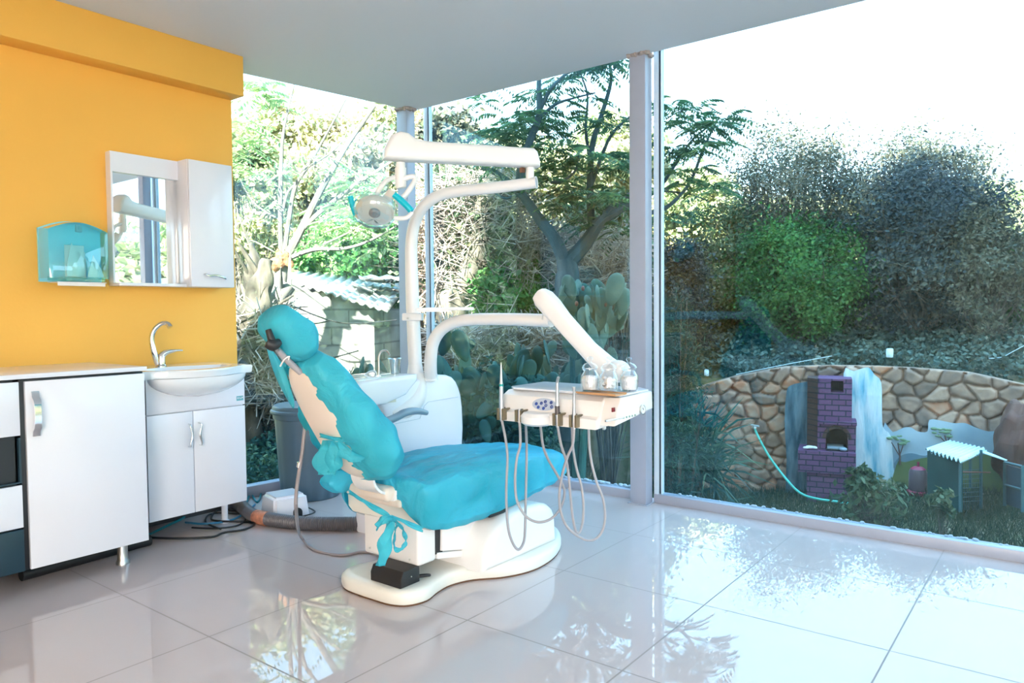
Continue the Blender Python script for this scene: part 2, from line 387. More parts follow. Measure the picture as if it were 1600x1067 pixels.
tag(MB().box((.53, YF-.012, .896), (1.668, 3.998, .9155), .002).build('worktop', WHITE), 'white laminate worktop running over both base cabinets', 'worktop')
# sink vanity
SF = 3.56
t = thing('sink_cabinet', 'white two-door sink cabinet beside the glass wall', 'cabinet', (2.0, 3.8, 0))
MB().box((1.735, SF+.018, .14), (2.262, 3.98, .80), .001).build('body', WHITE, t)
MB().box((1.733, SF, .668), (2.264, SF+.018, .86), .001).build('front_panel', WHITE, t)
for x0, x1, hx, mir in ((1.733, 1.9665, 1.943, 1), (1.9705, 2.264, 1.996, -1)):
    d = MB().box((x0, SF, .143), (x1, SF+.018, .662), .001).build('door', WHITE, t)
    pts = [(hx, SF, .600), (hx, SF-.022, .598), (hx-.004*mir, SF-.026, .588), (hx+.003*mir, SF-.027, .565), (hx+.006*mir, SF-.026, .54), (hx, SF-.025, .515), (hx-.004*mir, SF-.024, .497), (hx-.003*mir, SF-.022, .487), (hx-.003*mir, SF, .485)]
    MB().tube(pts, [.003, .003, .004, .005, .006, .005, .004, .003, .003], 10, 4).build('handle', CHROME, d)
for x, y in ((2.232, 3.73),):
    MB().lathe([(.026, 0), (.026, .01), (.017, .02), (.017, .142)], (x, y, 0)).build('leg', WHITE if x > 2 else NICKEL, t)
bl = MB().box((2.215, SF-.001, .69), (2.255, SF, .715)).build('sticker', mat('sticker_teal', (.15, .42, .48), .4), t); tag(bl, 'tiny teal sticker on the front panel', None)
b = MB()
for k in range(4): b.box((2.219+k*.009, SF-.0013, .700+.002*(k % 2)), (2.225+k*.009, SF-.001, .709-.002*(k % 3)))
b.build('sticker_mark', WHITE, bl)
# washbasin: slab rim with a bowed front bowl
b = MB(); rings = []
xl, xr, cxs = 1.69, 2.312, 2.0
def basin_ring(z, bow, inset, yb=3.985):
    pts = []
    for k in range(33):
        u = k/32; x = xl+inset+(xr-xl-2*inset)*u; bb = bow*max(0, math.sin(math.pi*min(1, max(0, (u-.08)/.84))))**1.2
        pts.append((x, 3.555+inset*.3-bb, z))
    pts += [(xr-inset, yb-.0, z), ((xl+xr)/2, yb, z), (xl+inset, yb, z)]
    return pts
rings = [basin_ring(.838, .10, .012), basin_ring(.842, .115, .004), basin_ring(.872, .125, 0), basin_ring(.880, .122, .006)]
b.loft(rings, cap=False)
# top deck with bowl hole
def inner(z, sx, sy):
    pts = []
    for k in range(33):
        u = k/32; a = math.pi*u
        pts.append((cxs-.235*sx*math.cos(a), 3.66-.155*sy*math.sin(a), z))
    pts += [(cxs+.235*sx, 3.70+.03*sy, z), (cxs, 3.70+.11*sy, z), (cxs-.235*sx, 3.70+.03*sy, z)]
    return pts
b.loft([basin_ring(.880, .122, .006), inner(.879, 1, 1), inner(.870, .96, .96), inner(.80, .75, .75), inner(.765, .35, .35)], cap=False)
b.loft([inner(.765, .35, .35), inner(.764, .05, .05)], cap=False)
# belly underneath
bel = []
for k in range(9):
    q = k/8; z = .84-.105*q; s = math.cos(q*math.pi/2)**.5 if k < 8 else .02
    ring = []
    for j in range(33):
        u = j/32; a = math.pi*u
        ring.append((cxs-.26*s*math.cos(a), 3.562-.115*s*math.sin(a)**.8 if 0 < j < 32 else 3.562, z))
    ring += [(cxs+.26*s, 3.5629, z), (cxs, 3.563, z), (cxs-.26*s, 3.5629, z)]
    bel.append(ring)
b.loft(bel)
o = b.build('washbasin', CERAMIC); tag(o, 'white ceramic washbasin with bowed front set on the sink cabinet', 'sink')
MB().lathe([(.02, 0), (.02, .003), (.006, .004), (.0, .004)], (cxs, 3.68, .764)).build('drain', CHROME, o)
# tap
t = thing('basin_tap', 'chrome swan-neck mixer tap behind the washbasin bowl', 'tap', (1.955, 3.86, .879))
MB().lathe([(.027, 0), (.027, .006), (.022, .012), (.021, .055), (.019, .06)], (1.965, 3.86, .879)).build('body', CHROME, t)
p = [(1.955, 3.865, .885), (1.935, 3.87, .95), (1.925, 3.875, 1.02), (1.935, 3.87, 1.07), (1.962, 3.85, 1.105), (1.985, 3.825, 1.108), (1.993, 3.81, 1.088)]
MB().tube(p, [.017, .016, .014, .013, .012, .012, .014], 14, 5).build('spout', CHROME, t)
MB().tube([(1.966, 3.86, .93), (1.985, 3.855, .952), (2.045, 3.845, .962), (2.075, 3.84, .960)], [.021, .016, .006, .003], 12, 3).build('handle', CHROME, t)
# mirror cabinet
t = thing('mirror_cabinet', 'white wall mirror with side cupboard hung on the yellow wall', 'mirror cabinet', (2.1, 3.98, 1.3))
MB().box((2.13, 3.85, 1.306), (2.392, 3.998, 2.0), .001).build('cupboard', WHITE, t)
d = MB().box((2.133, 3.835, 1.308), (2.39, 3.851, 1.998), .0015).build('door', WHITE, t)
MB().tube([(2.205, 3.834, 1.375), (2.205, 3.818, 1.377), (2.225, 3.814, 1.368), (2.26, 3.812, 1.372), (2.295, 3.812, 1.365), (2.325, 3.815, 1.355), (2.335, 3.834, 1.352)], [.003, .004, .006, .006, .006, .004, .003], 8, 4).build('handle', CHROME, d)
MB().box((1.772, 3.945, 1.322), (1.782, 3.998, 1.998)).box((1.782, 3.945, 1.895), (2.13, 3.998, 1.998)).box((1.772, 3.88, 1.306), (2.13, 3.998, 1.322), .001).box((1.783, 3.975, 1.323), (2.129, 3.998, 1.894)).build('frame', WHITE, t)
MB().box((1.782, 3.965, 1.322), (2.1295, 3.974, 1.895)).build('mirror', MIRROR, t)
# towel dispenser
t = thing('towel_dispenser', 'translucent turquoise paper towel dispenser on the yellow wall', 'dispenser', (1.56, 3.95, 1.3))
def arc_poly(x0, x1, zb, zt, rise, n=16, inx=0):
    return [(x0, zb), (x1, zb)] + [(x1-inx+(x0-x1+2*inx)*k/n, zt+rise*math.sin(math.pi*k/n)) for k in range(n+1)]
b = MB(); rr = []
for y, i_, dz in ((3.995, 0, 0), (3.93, 0, 0), (3.885, .006, .006), (3.875, .02, .02)):
    rr.append([(x, y, z) for x, z in arc_poly(1.445+i_, 1.728-i_, 1.335, 1.575-dz, .04)])
b.loft(rr); b.build('cover', TEALP, t, solid=0)
MB().prism(arc_poly(1.443, 1.73, 1.32, 1.58, .042), 1, 3.985, 3.999).build('back_plate', mat('teal_backplate', (.30, .75, .85), .3), t)
MB().loft([[(x, 3.92, z) for x, z in ((1.455, 1.325), (1.72, 1.325), (1.72, 1.345), (1.455, 1.345))], [(x, 3.90, z) for x, z in ((1.465, 1.322), (1.71, 1.322), (1.71, 1.342), (1.465, 1.342))]]).build('lip', TEALP, t)
for i in range(3):
    MB().box((1.535+i*.008, 3.925+i*.014, 1.335), (1.625+i*.01, 3.927+i*.014, 1.50-i*.03)).build('towel_stack', PAPER, t)
MB().box((1.575, 3.889, 1.563), (1.605, 3.9, 1.60), .003).box((1.588, 3.886, 1.575), (1.591, 3.89, 1.592)).build('latch', mat('grey_teal', (.3, .5, .55), .3), t)
b = MB()
b.prism([(1.535, 1.345), (1.54, 1.42), (1.56, 1.51), (1.585, 1.46), (1.60, 1.40), (1.605, 1.345)], 1, 3.905, 3.907)
b.prism([(1.63, 1.345), (1.645, 1.40), (1.66, 1.455), (1.70, 1.38), (1.71, 1.345)], 1, 3.908, 3.910)
b.build('towel_fold', PAPER, t)
tag(MB().prism([(1.475, 3.86), (1.695, 3.85), (1.70, 3.96), (1.47, 3.96)], 2, 1.314, 1.317).box((1.475, 3.858, 1.298), (1.692, 3.860, 1.317)).build('paper_towel', PAPER), 'white paper towel sticking out under the dispenser', 'paper towel')

# ------------------------------------------------------------------ bin, floor box, hoses, cables
bx, by = 2.90, 3.845
t = thing('waste_bin', 'large blue-grey ribbed plastic bin with lid by the glass corner', 'bin', (bx, by, 0))
n = 64; rings = []
for z, r in ((0, .175), (.01, .183), (.1, .188), (.50, .213), (.505, .222), (.535, .224)):
    rings.append([(bx+(r+(.0035 if (k % 4) < 2 and .005 < z < .5 else 0))*math.cos(2*math.pi*k/n*1.0), by+(r+(.0035 if (k % 4) < 2 and .005 < z < .5 else 0))*math.sin(2*math.pi*k/n), z) for k in range(n)])
MB().loft(rings).build('body', GREYP, t)
MB().lathe([(.236, .535), (.24, .545), (.236, .555), (.226, .56), (.224, .575), (.215, .584), (.18, .579), (0, .583)], (bx, by, 0), 48).build('lid', GREYP, t)
for a in (math.radians(235), math.radians(55)):
    c = Vector((bx+.222*math.cos(a), by+.222*math.sin(a), .49)); tdir = Vector((-math.sin(a), math.cos(a), 0))
    M = Matrix(((tdir.x, math.cos(a), 0, c.x), (tdir.y, math.sin(a), 0, c.y), (0, 0, 1, c.z), (0, 0, 0, 1)))
    MB().xf(M, lambda s: s.box((-.05, -.01, -.008), (.05, .012, .012), .004)).build('handle', GREYP, t)
t = thing('junction_box', 'small white plastic cover box on the floor beside the bin', 'box', (2.52, 3.58, 0))
poly = [(2.415, 0), (2.415, .085), (2.43, .112), (2.605, .125), (2.63, .118), (2.64, .10), (2.64, 0)]
b = MB()
bm = bmesh.new(); bmesh.ops.create_cube(bm, size=1)
for v in bm.verts:
    tp = v.co.z > 0
    v.co = Vector((2.53+v.co.x*(.19 if tp else .21), 3.60+v.co.y*(.19 if tp else .23), .125 if tp else .0))
bmesh.ops.bevel(bm, geom=[e for e in bm.edges if max(v.co.z for v in e.verts) > .01], offset=.016, segments=3, affect='EDGES')
M = Matrix.Translation((2.53, 3.6, 0)) @ Matrix.Rotation(math.radians(-14), 4, 'Z') @ Matrix.Translation((-2.53, -3.6, 0))
b.xf(M, lambda s: s.bm(bm)); b.build('cover', WHITE, t)
MB().xf(M, lambda s: s.prism([(2.535, .0), (2.535, .03)]+[(2.56-.025*math.cos(math.pi*k/10), .03+.025*math.sin(math.pi*k/10)) for k in range(11)]+[(2.585, 0)], 1, 3.478, 3.50)).build('cable_hole', RUBBER, t)
# corrugated hose
cpts = [on(x, y, 2, 0) for x, y in ((372, 797), (395, 815), (430, 823), (475, 828), (520, 829), (565, 827), (640, 815))]
cpts = [Vector((p.x, p.y, .037)) for p in cpts]
cpts = [cpts[0]+Vector((-.05, .05, .0))]+cpts
fine = []
for i in range(len(cpts)-1):
    a, bb, c, dd = cpts[max(i-1, 0)], cpts[i], cpts[i+1], cpts[min(i+2, len(cpts)-1)]
    for k in range(30):
        q = k/30; fine.append(.5*((2*bb)+(c-a)*q+(2*a-5*bb+4*c-dd)*q*q+(3*bb-a-3*c+dd)*q**3))
hose = MB().tube(fine, [.033+(.004 if k % 2 else 0) for k in range(len(fine))], 14).build('corrugated_hose', HOSEG)
tag(hose, 'thick grey corrugated hose lying across the floor behind the chair', 'hose')
MB().tube(fine[66:82], [.0385]*16, 14).build('tape', mat('orange_tape', (.55, .22, .13), .7, noise=.4, nscale=40), hose)['label'] = 'worn orange tape band'
random.seed(11)
CBL = {'black': RUBBER, 'teal': mat('teal_cable', (.0, .20, .24), .4), 'blue': mat('blue_cable', (.02, .16, .30), .4)}
def floor_cable(pxs, r, m, label, name='power_cable'):
    pts = []
    for i, (x, y) in enumerate(pxs):
        p = on(x, y, 2, 0); pts.append(Vector((p.x, p.y, r+.001+.006*(i % 2))))
    o = MB().tube(pts, r, 8, 6).build(name, m); tag(o, label, 'cable')
floor_cable([(236, 842), (275, 845), (330, 841), (350, 836), (382, 829), (398, 822), (380, 817), (345, 818), (330, 812), (345, 800), (400, 800), (445, 806)], .006, CBL['black'], 'black cable looping from under the sink cabinet to the white box')
floor_cable([(232, 838), (262, 825), (285, 812), (300, 800)], .007, CBL['teal'], 'teal cable coming out from under the sink cabinet')
floor_cable([(290, 818), (320, 822), (360, 815), (385, 803), (398, 790)], .006, CBL['blue'], 'blue cable crossing the floor behind the sink cabinet foot')
floor_cable([(300, 826), (340, 829), (372, 822), (385, 812), (372, 804), (330, 806), (322, 818), (345, 830)], .005, CBL['black'], 'thin black cable coiled round the sink cabinet foot')
floor_cable([(384, 790), (392, 775), (402, 786), (408, 770), (396, 762)], .006, CBL['teal'], 'teal cable tangle between the sink cabinet and bin')
floor_cable([(472, 808), (486, 806), (492, 800), (482, 796)], .004, CBL['black'], 'short black wire end beside the white box')
# dark pipe under the cabinet
tag(MB().tube([(1.2, 3.62, .03), (1.72, 3.66, .03), (1.78, 3.66, .03)], .028, 12).build('waste_pipe', RUBBER), 'black pipe lying on the floor under the base cabinet', 'pipe')

# ------------------------------------------------------------------ dental chair
YC = 2.25
chair = thing('dental_chair', 'white and beige dental treatment chair on a curved floor base', 'dental chair', (2.55, YC, 0))
near = [(1.955, 2.23), (1.962, 2.12), (2.00, 2.055), (2.08, 2.03), (2.17, 2.055), (2.26, 2.065), (2.36, 2.03), (2.46, 1.945), (2.58, 1.895), (2.70, 1.89), (2.84, 1.92), (2.97, 1.985), (3.08, 2.09)]
outl = near+[(3.13, YC)]+[(x, 2*YC+.01-y) for x, y in near[::-1][:-1]]+[(1.955, 2.3)]
def smooth_poly(P, k=4):
    n = len(P); out = []
    for i in range(n):
        a, b_, c, d_ = [Vector(P[(i+j-1) % n]) for j in range(4)]
        for q in range(k):
            t_ = q/k; out.append(tuple(.5*((2*b_)+(c-a)*t_+(2*a-5*b_+4*c-d_)*t_*t_+(3*b_-a-3*c+d_)*t_**3)))
    return out
so = smooth_poly(outl); cc = (2.5, YC)
def ins(P, d):
    out = []; n = len(P)
    for i in range(n):
        a, c = Vector(P[i-1]), Vector(P[(i+1) % n]); tt = (c-a).normalized(); out.append((P[i][0]-tt.y*d, P[i][1]+tt.x*d))
    return out
b = MB(); b.loft([[(x, y, z) for x, y in ins(so, i_)] for i_, z in ((.004, .008), (0, .02), (0, .045), (.006, .056), (.02, .063), (.05, .064))])
BASEW = mat('base_offwhite', (.80, .77, .70), .32, noise=.05, nscale=3)
b.build('base_plate', BASEW, chair)
MB().loft([[(x, y, z) for x, y in ins(so, .006)] for z in (.0, .009)]).build('base_rust_shadow', mat('rust_and_shadow', (.12, .05, .02), .7), chair)  # rust line and shadow under the base edge, both put into this brown
# drum cover over the lift
pf = [(2.34, .055), (2.35, .12), (2.375, .175), (2.42, .225), (2.48, .25), (2.56, .266), (2.66, .272), (2.76, .266), (2.82, .248), (2.855, .22), (2.875, .18), (2.885, .055)]
MB().prism(pf, 1, 1.945, 2.56, .035, 4).build('lift_cover', PLASTIC, chair)
MB().box((2.44, 2.0, .262), (2.56, 2.10, .275)).build('slot', RUBBER, chair)
# parallelogram arm cover and lower housing
MB().prism([(2.19, .155), (2.19, .37), (2.6, .30), (2.6, .06)], 1, 2.10, 2.40, .006, 2).build('arm_cover', PLASTIC, chair)
MB().prism([(2.22, .16), (2.225, .355), (2.6, .27), (2.6, .075)], 1, 2.078, 2.0995, .004, 2).build('side_panel', PLASTIC, chair)
MB().box((2.17, 2.09, .15), (2.235, 2.11, .33)).build('panel_gap', RUBBER, chair)
MB().prism([(2.20, .13), (2.2, .157), (2.6, .075), (2.6, .045)], 1, 2.085, 2.41, .004, 2).build('arm_rail', PLASTIC, chair)
MB().box((2.085, 2.082, .128), (2.19, 2.41, .37), .014, 3).build('housing', BEIGE if False else PLASTIC, chair)
b = MB()
for y, z in ((2.13, .15), (2.37, .155), (2.12, .33)): MB().bm(sph((2.084, y, z), .005, 6)).build('screw', NICKEL, chair)
MB().box((2.03, 2.13, .37), (2.17, 2.40, .405), .012, 3).box((1.99, 2.16, .395), (2.13, 2.42, .455), .02, 3).build('seat_mount', BEIGE, chair)
# hinge plate (C shape)
prof = []
cxh, czh, R1, R0 = 2.015, .515, .088, .078
angs = [math.radians(a) for a in range(130, 300, 10)]
prof = [(cxh+R1*math.cos(a), czh+R1*math.sin(a)) for a in angs]+[(cxh+.085, czh-.085), (cxh+.12, czh-.10), (cxh+.12, czh-.108), (cxh+.08, czh-.097)]+[(cxh+R0*math.cos(a), czh+R0*math.sin(a)) for a in angs[::-1]]
MB().prism(prof, 1, 2.17, 2.30).build('hinge_plate', PLASTIC, chair)
MB().prism([(2.02, .40), (2.035, .44), (2.10, .44), (2.115, .395)], 1, 2.15, 2.2, .004).build('hinge_cup', PLASTIC, chair)
MB().prism([(2.10, .33), (2.095, .43), (2.12, .44), (2.155, .33)], 1, 2.085, 2.10, .003).build('seat_bracket', BEIGE, chair)
# upholstery loft used for cushion, shell and sleeve
def sect(C, N, w, h, n=40, ex=2.6, yc=YC-.02):
    pts = []
    for k in range(n):
        a = 2*math.pi*k/n; ca, sa = math.cos(a), math.sin(a)
        y = w*math.copysign(abs(ca)**(2/ex), ca); q = h*math.copysign(abs(sa)**(2/ex), sa)
        pts.append(Vector((C[0]+N[0]*q, yc+y, C[1]+N[1]*q)))
    return pts
# stations: centre x, z, half width, half thickness
ST = [(1.650, 1.000, .04, .012), (1.658, .992, .09, .030), (1.684, .962, .125, .046), (1.726, .900, .150, .056), (1.780, .825, .170, .064), (1.835, .75, .186, .074), (1.885, .68, .194, .083), (1.930, .62, .190, .084), (1.965, .57, .170, .072), (1.988, .535, .13, .045), (1.996, .522, .06, .015)]
def back_rings(ow=0, oh=0, off=0, skip=0, n=40, wob=0):
    R = []; m = len(ST)
    for i in range(skip, m-skip):
        a, c = ST[max(i-1, 0)], ST[min(i+1, m-1)]; tx, tz = c[0]-a[0], c[1]-a[1]; L = math.hypot(tx, tz); tx /= L; tz /= L
        Nn = (-tz, tx)                                                     # towards the patient (+x, +z)
        x, z, w, h = ST[i]; R.append(sect((x+Nn[0]*off, z+Nn[1]*off), Nn, w+ow, h+oh, n))
    return R
MB().loft(back_rings(-.012, -.008, .012)).build('backrest', mat('upholstery_cream', (.78, .72, .62), .5), chair, sub=1)
sh = [(x, z, max(.03, w*k), h) for (x, z, w, h), k in zip(ST, (.3, .45, .62, .68, .66, .60, .52, .44, .40, .38, .3))]
b = MB(); R = []
for i, (x, z, w, h) in enumerate(sh):
    a, c = ST[max(i-1, 0)], ST[min(i+1, len(ST)-1)]; tx, tz = c[0]-a[0], c[1]-a[1]; L = math.hypot(tx, tz); Nn = (-tz/L, tx/L)
    R.append(sect((x-Nn[0]*h*.62, z-Nn[1]*h*.62), Nn, w, h*.5+.016, 32, 3.2))
b.loft(R); b.build('back_shell', BEIGE, chair, sub=1)
# headrest and its stem
hc = (1.60, 1.08); hn = (.72, .69)
HS = [(-.092, .02, .015), (-.086, .055, .034), (-.055, .084, .05), (0, .094, .058), (.05, .086, .052), (.08, .06, .04), (.09, .02, .02)]
def head_rings(o=0):
    tx, tz = hn[1]*.8+.1, -hn[0]; L = math.hypot(tx, tz); tx /= L; tz /= L
    return [sect((hc[0]+tx*s*(1+o*8), hc[1]+tz*s*(1+o*8)), (-tz, tx), w+o, h+o, 32, 2.3) for s, w, h in HS]
MB().loft(head_rings(-.006)).build('headrest', mat('upholstery_cream_pad', (.78, .72, .62), .5), chair, sub=1)
MB().tube([at(434, 546, 2.56), at(449, 563, 2.60), at(470, 582, 2.64)], [.011, .012, .012], 10, 3).build('headrest_stem', GREYH, chair)
kn = MB().tube([at(419, 515, 2.50), at(424, 530, 2.50), at(428, 541, 2.51)], [.010, .013, .02], 12, 3)
kn.tube([at(417, 535, 2.49), at(426, 539, 2.50), at(437, 534, 2.52)], [.016, .022, .012], 12, 3).build('adjusting_knob', RUBBER, chair)
MB().tube([at(430, 540, 2.52), at(438, 553, 2.60)], [.009, .009], 10).build('knob_shaft', NICKEL, chair)
MB().tube([at(438, 572, 2.6), at(444, 562, 2.58), at(452, 557, 2.58), at(448, 566, 2.6)], .003, 8, 3).build('wire_clip', PLASTIC, chair)
# seat cushion under its sleeve
def seat_ring(x, zt, zb, yn, yf, n=14, o=0, k=0):
    yn -= o; yf += o; zt += o
    rc = .05; P = [(x, yf-.03, zb), (x, yf-.004, zb+.02), (x, yf, (zt+zb)/2), (x, yf-.004, zt-rc*.6), (x, yf-rc*.45, zt-rc*.12)]
    for q in range(1, n): 
        u = q/n; P.append((x, yf-rc+(yn-yf+2*rc)*u, zt+.012*math.sin(math.pi*u)))
    P += [(x, yn+rc*.45, zt-rc*.12), (x, yn+.006, zt-rc*.6), (x, yn, (zt+zb)/2), (x, yn+.004, zb+.02), (x, yn+.03, zb)]
    return P
SR = [(2.035, .44, .42, 2.16, 2.49), (2.038, .465, .40, 2.13, 2.505), (2.045, .48, .37, 2.10, 2.51), (2.055, .485, .34, 2.07, 2.52), (2.075, .485, .30, 2.03, 2.52), (2.12, .475, .275, 1.998, 2.52), (2.25, .495, .265, 1.985, 2.52), (2.45, .505, .262, 1.985, 2.52), (2.65, .50, .275, 1.985, 2.52), (2.85, .483, .29, 1.99, 2.515), (3.00, .462, .30, 2.0, 2.50), (3.08, .444, .32, 2.02, 2.46), (3.13, .425, .35, 2.06, 2.42), (3.15, .41, .38, 2.13, 2.36)]
b = MB(); R = [seat_ring(*s, o=-.024) for s in SR[4:]]; b.loft(R); b.build('seat', mat('upholstery_cream_seat', (.74, .72, .66), .5), chair)
# armrest on the far side
MB().tube([(2.06, 2.56, .50), (2.10, 2.57, .60), on(612, 655, 1, 2.58), on(632, 645, 1, 2.58), on(650, 642, 1, 2.58), on(667, 645, 1, 2.58)], [.014, .016, .019, .02, .018, .012], 14, 5).build('armrest', mat('armrest_grey', (.20, .29, .36), .35), chair)
# foot control
t = thing('foot_control', 'black block foot control standing on the chair base', 'foot control', (2.1, 2.15, .065))
b = MB().prism([(1.995, .0645), (1.995, .10), (2.01, .128), (2.10, .132), (2.10, .0645)], 1, 2.09, 2.27, .006, 2); b.build('body', RUBBER, t)
b = MB().bm(sph((2.05, 2.088, .10), .003, 5)); b.build('screw', NICKEL, t)
MB().tube([(2.08, 2.12, .08), (2.13, 2.085, .082), (2.155, 2.09, .075), (2.15, 2.12, .070), (2.08, 2.16, .073)], .006, 8, 4).build('cord', RUBBER, t)

# sleeves
rng = np.random.default_rng(5)
def wob(p, s=1.): return (math.sin(p[1]*41+p[2]*23)+math.sin(p[0]*57-p[1]*29+1.3)+math.sin(p[2]*61+p[1]*13+.4))*.0022*s
def sleeve(name, rings, keep, m, label):
    rings = [[Vector(p) for p in r] for r in rings]; n = len(rings[0]); vs = []; fs = []
    for i, r in enumerate(rings):
        c = sum(r, Vector())/n
        for p in r: vs.append(p+(p-c).normalized()*wob(p, 1.6))
    for i in range(len(rings)-1):
        for k in range(n):
            if keep(i, k, n, rings): fs.append([i*n+k, i*n+(k+1) % n, (i+1)*n+(k+1) % n, (i+1)*n+k])
    if keep(-1, 0, n, rings): fs.append(list(range(n))[::-1]); fs.append([(len(rings)-1)*n+k for k in range(n)])
    o = MB().add(vs, fs).build(name, m, sub=1, solid=.0015); tag(o, label, 'chair cover'); return o
def dens(R, k):
    out = []
    for i in range(len(R)-1):
        for q in range(k): out.append([a.lerp(b_, q/k) for a, b_ in zip(R[i], R[i+1])])
    out.append(R[-1]); return out
BR = dens(back_rings(.012, .02, -.006, n=72), 5)
# the opening in the back: half width by station fraction, centre drifting to the far side
def open_w(f):
    P = ((0, 0), (.07, .0), (.08, .35), (.16, .60), (.30, .66), (.45, .60), (.60, .52), (.72, .50), (.84, .42), (.93, .34), (1, .30))
    for (a, wa), (b_, wb) in zip(P, P[1:]):
        if a <= f <= b_: return wa+(wb-wa)*(f-a)/(b_-a)
    return 0
def keep_back(i, k, n, R):
    if i < 0: return True
    a = 2*math.pi*(k+.5)/n
    if math.sin(a) > -.05: return True
    f = i/(len(R)-1); w = max(abs(R[i][j].y-YC) for j in range(n)); y = (R[i][k].y-YC)/w
    ww = open_w(f)+.05*math.sin(f*37)+.03*math.sin(f*83)
    return not (-ww+.04 < y < ww+.14)
backc = sleeve('backrest_cover', BR, keep_back, CYAN, 'cyan plastic sleeve over the chair backrest')
sleeve('headrest_cover', dens(head_rings(.014), 4), lambda *a: True, CYAN, 'cyan plastic sleeve over the headrest')
# flap joining head and back
fl = MB().loft([[at(x0, y0, 2.74), at((x0+x1)/2, y0+2, 2.70), at(x1, y1, 2.72)] for x0, y0, x1, y1 in ((414, 535, 424, 545), (420, 560, 440, 565), (428, 585, 448, 580), (440, 610, 452, 600), (458, 640, 462, 628))], closed=False)
fl.build('neck_flap', CYAN, backc, solid=.0015, sub=1)
# ties and hanging knot at the back
def ribbon(path, w, name, parent, m=CYAN, wdir=Vector((0, 0, 1)), n=4):
    pts = [Vector(p) for p in path]; b = MB(); R = []
    for i in range(len(pts)-1):
        a, bb, c, dd = pts[max(i-1, 0)], pts[i], pts[i+1], pts[min(i+2, len(pts)-1)]
        for k in range(6):
            q = k/6; R.append(.5*((2*bb)+(c-a)*q+(2*a-5*bb+4*c-dd)*q*q+(3*bb-a-3*c+dd)*q**3))
    R.append(pts[-1]); ws = w if isinstance(w, (list, tuple)) else [w]*len(pts); rings = []
    for i, p in enumerate(R):
        f = i/(len(R)-1)*(len(ws)-1); j = min(int(f), len(ws)-2); ww = ws[j]+(ws[j+1]-ws[j])*(f-j)
        rings.append([p+wdir*(ww*(u-.5))+Vector((.006*math.sin(u*9+i*.5), .006*math.cos(u*7+i*.7), 0)) for u in np.linspace(0, 1, n)])
    b.loft(rings, closed=False); return b.build(name, m, parent, solid=.002)
SIDE = (rt*1.0).normalized()
ribbon([at(500, 680, 2.75), at(525, 686, 2.72), at(556, 688, 2.70)], .016, 'tie_strap', backc)
ribbon([at(512, 688, 2.76), at(506, 710, 2.77), at(508, 732, 2.78), at(512, 742, 2.78)], [.03, .07, .08, .07], 'tie_end', backc, wdir=SIDE)
ribbon([at(520, 688, 2.75), at(522, 705, 2.74), at(522, 728, 2.74), at(518, 738, 2.75)], [.04, .06, .05, .03], 'tie_end', backc, wdir=SIDE)
ribbon([at(528, 690, 2.72), at(540, 705, 2.72), at(550, 715, 2.72), at(556, 722, 2.72)], [.03, .06, .08, .05], 'tie_flap', backc, wdir=SIDE)
# seat sleeve
seatc_v = MB(); SRd = []
for i in range(len(SR)-1):
    for q in range(5): SRd.append([a+(b_-a)*q/5 for a, b_ in zip(SR[i], SR[i+1])])
SRd.append(SR[-1]); rings = []
for i, s in enumerate(SRd):
    r = [Vector(p) for p in seat_ring(*s, n=26, o=.0)]
    rings.append([p+Vector((0, wob(p, 1.2)*(1 if p.y < YC else -1), wob(p, 1.6))) for p in r])
rings = [[Vector((r[0].x, *(sum(r, Vector())/len(r)).yz))+(p-sum(r, Vector())/len(r))*.4 if False else p for p in r] for r in rings]
vs = [p for r in rings for p in r]; n = len(rings[0])
fs = [[i*n+k, i*n+k+1, (i+1)*n+k+1, (i+1)*n+k] for i in range(len(rings)-1) for k in range(n-1)]
fs.append([(len(rings)-1)*n+k for k in range(n)])
seatc = seatc_v.add(vs, fs).build('seat_cover', CYANS, sub=1, solid=.0015); tag(seatc, 'cyan plastic sleeve over the chair seat and leg rest', 'chair cover')
lb = MB().bm(sph((0, 0, 0), 1, 14)); lb.v = [tuple(Vector((1.985, 2.425, .465))+Vector((v[0]*.09, v[1]*.065, v[2]*.055))*(1+.10*math.sin(v[0]*5+v[2]*4)+.06*math.sin(v[1]*9))) for v in lb.v]
lb.build('cover_end', CYANS, seatc)
# bow at the hinge
ribbon([at(545, 768, 2.80), at(570, 784, 2.76), at(600, 802, 2.72), at(618, 812, 2.71)], .018, 'tie_strap', seatc)
ribbon([at(615, 810, 2.70), at(600, 812, 2.69), at(588, 822, 2.70)], [.02, .03, .035], 'bow_loop', seatc)
ribbon([at(612, 812, 2.70), at(605, 835, 2.70), at(600, 860, 2.72), at(596, 884, 2.73)], [.03, .045, .045, .04], 'bow_end', seatc, wdir=SIDE)
ribbon([at(616, 812, 2.69), at(628, 825, 2.68), at(634, 842, 2.68), at(630, 856, 2.68), at(617, 858, 2.68), at(616, 840, 2.68), at(620, 820, 2.69)], .014, 'bow_loop', seatc)
ribbon([at(612, 808, 2.70), at(630, 814, 2.69), at(660, 828, 2.68)], .016, 'tie_strap', seatc)

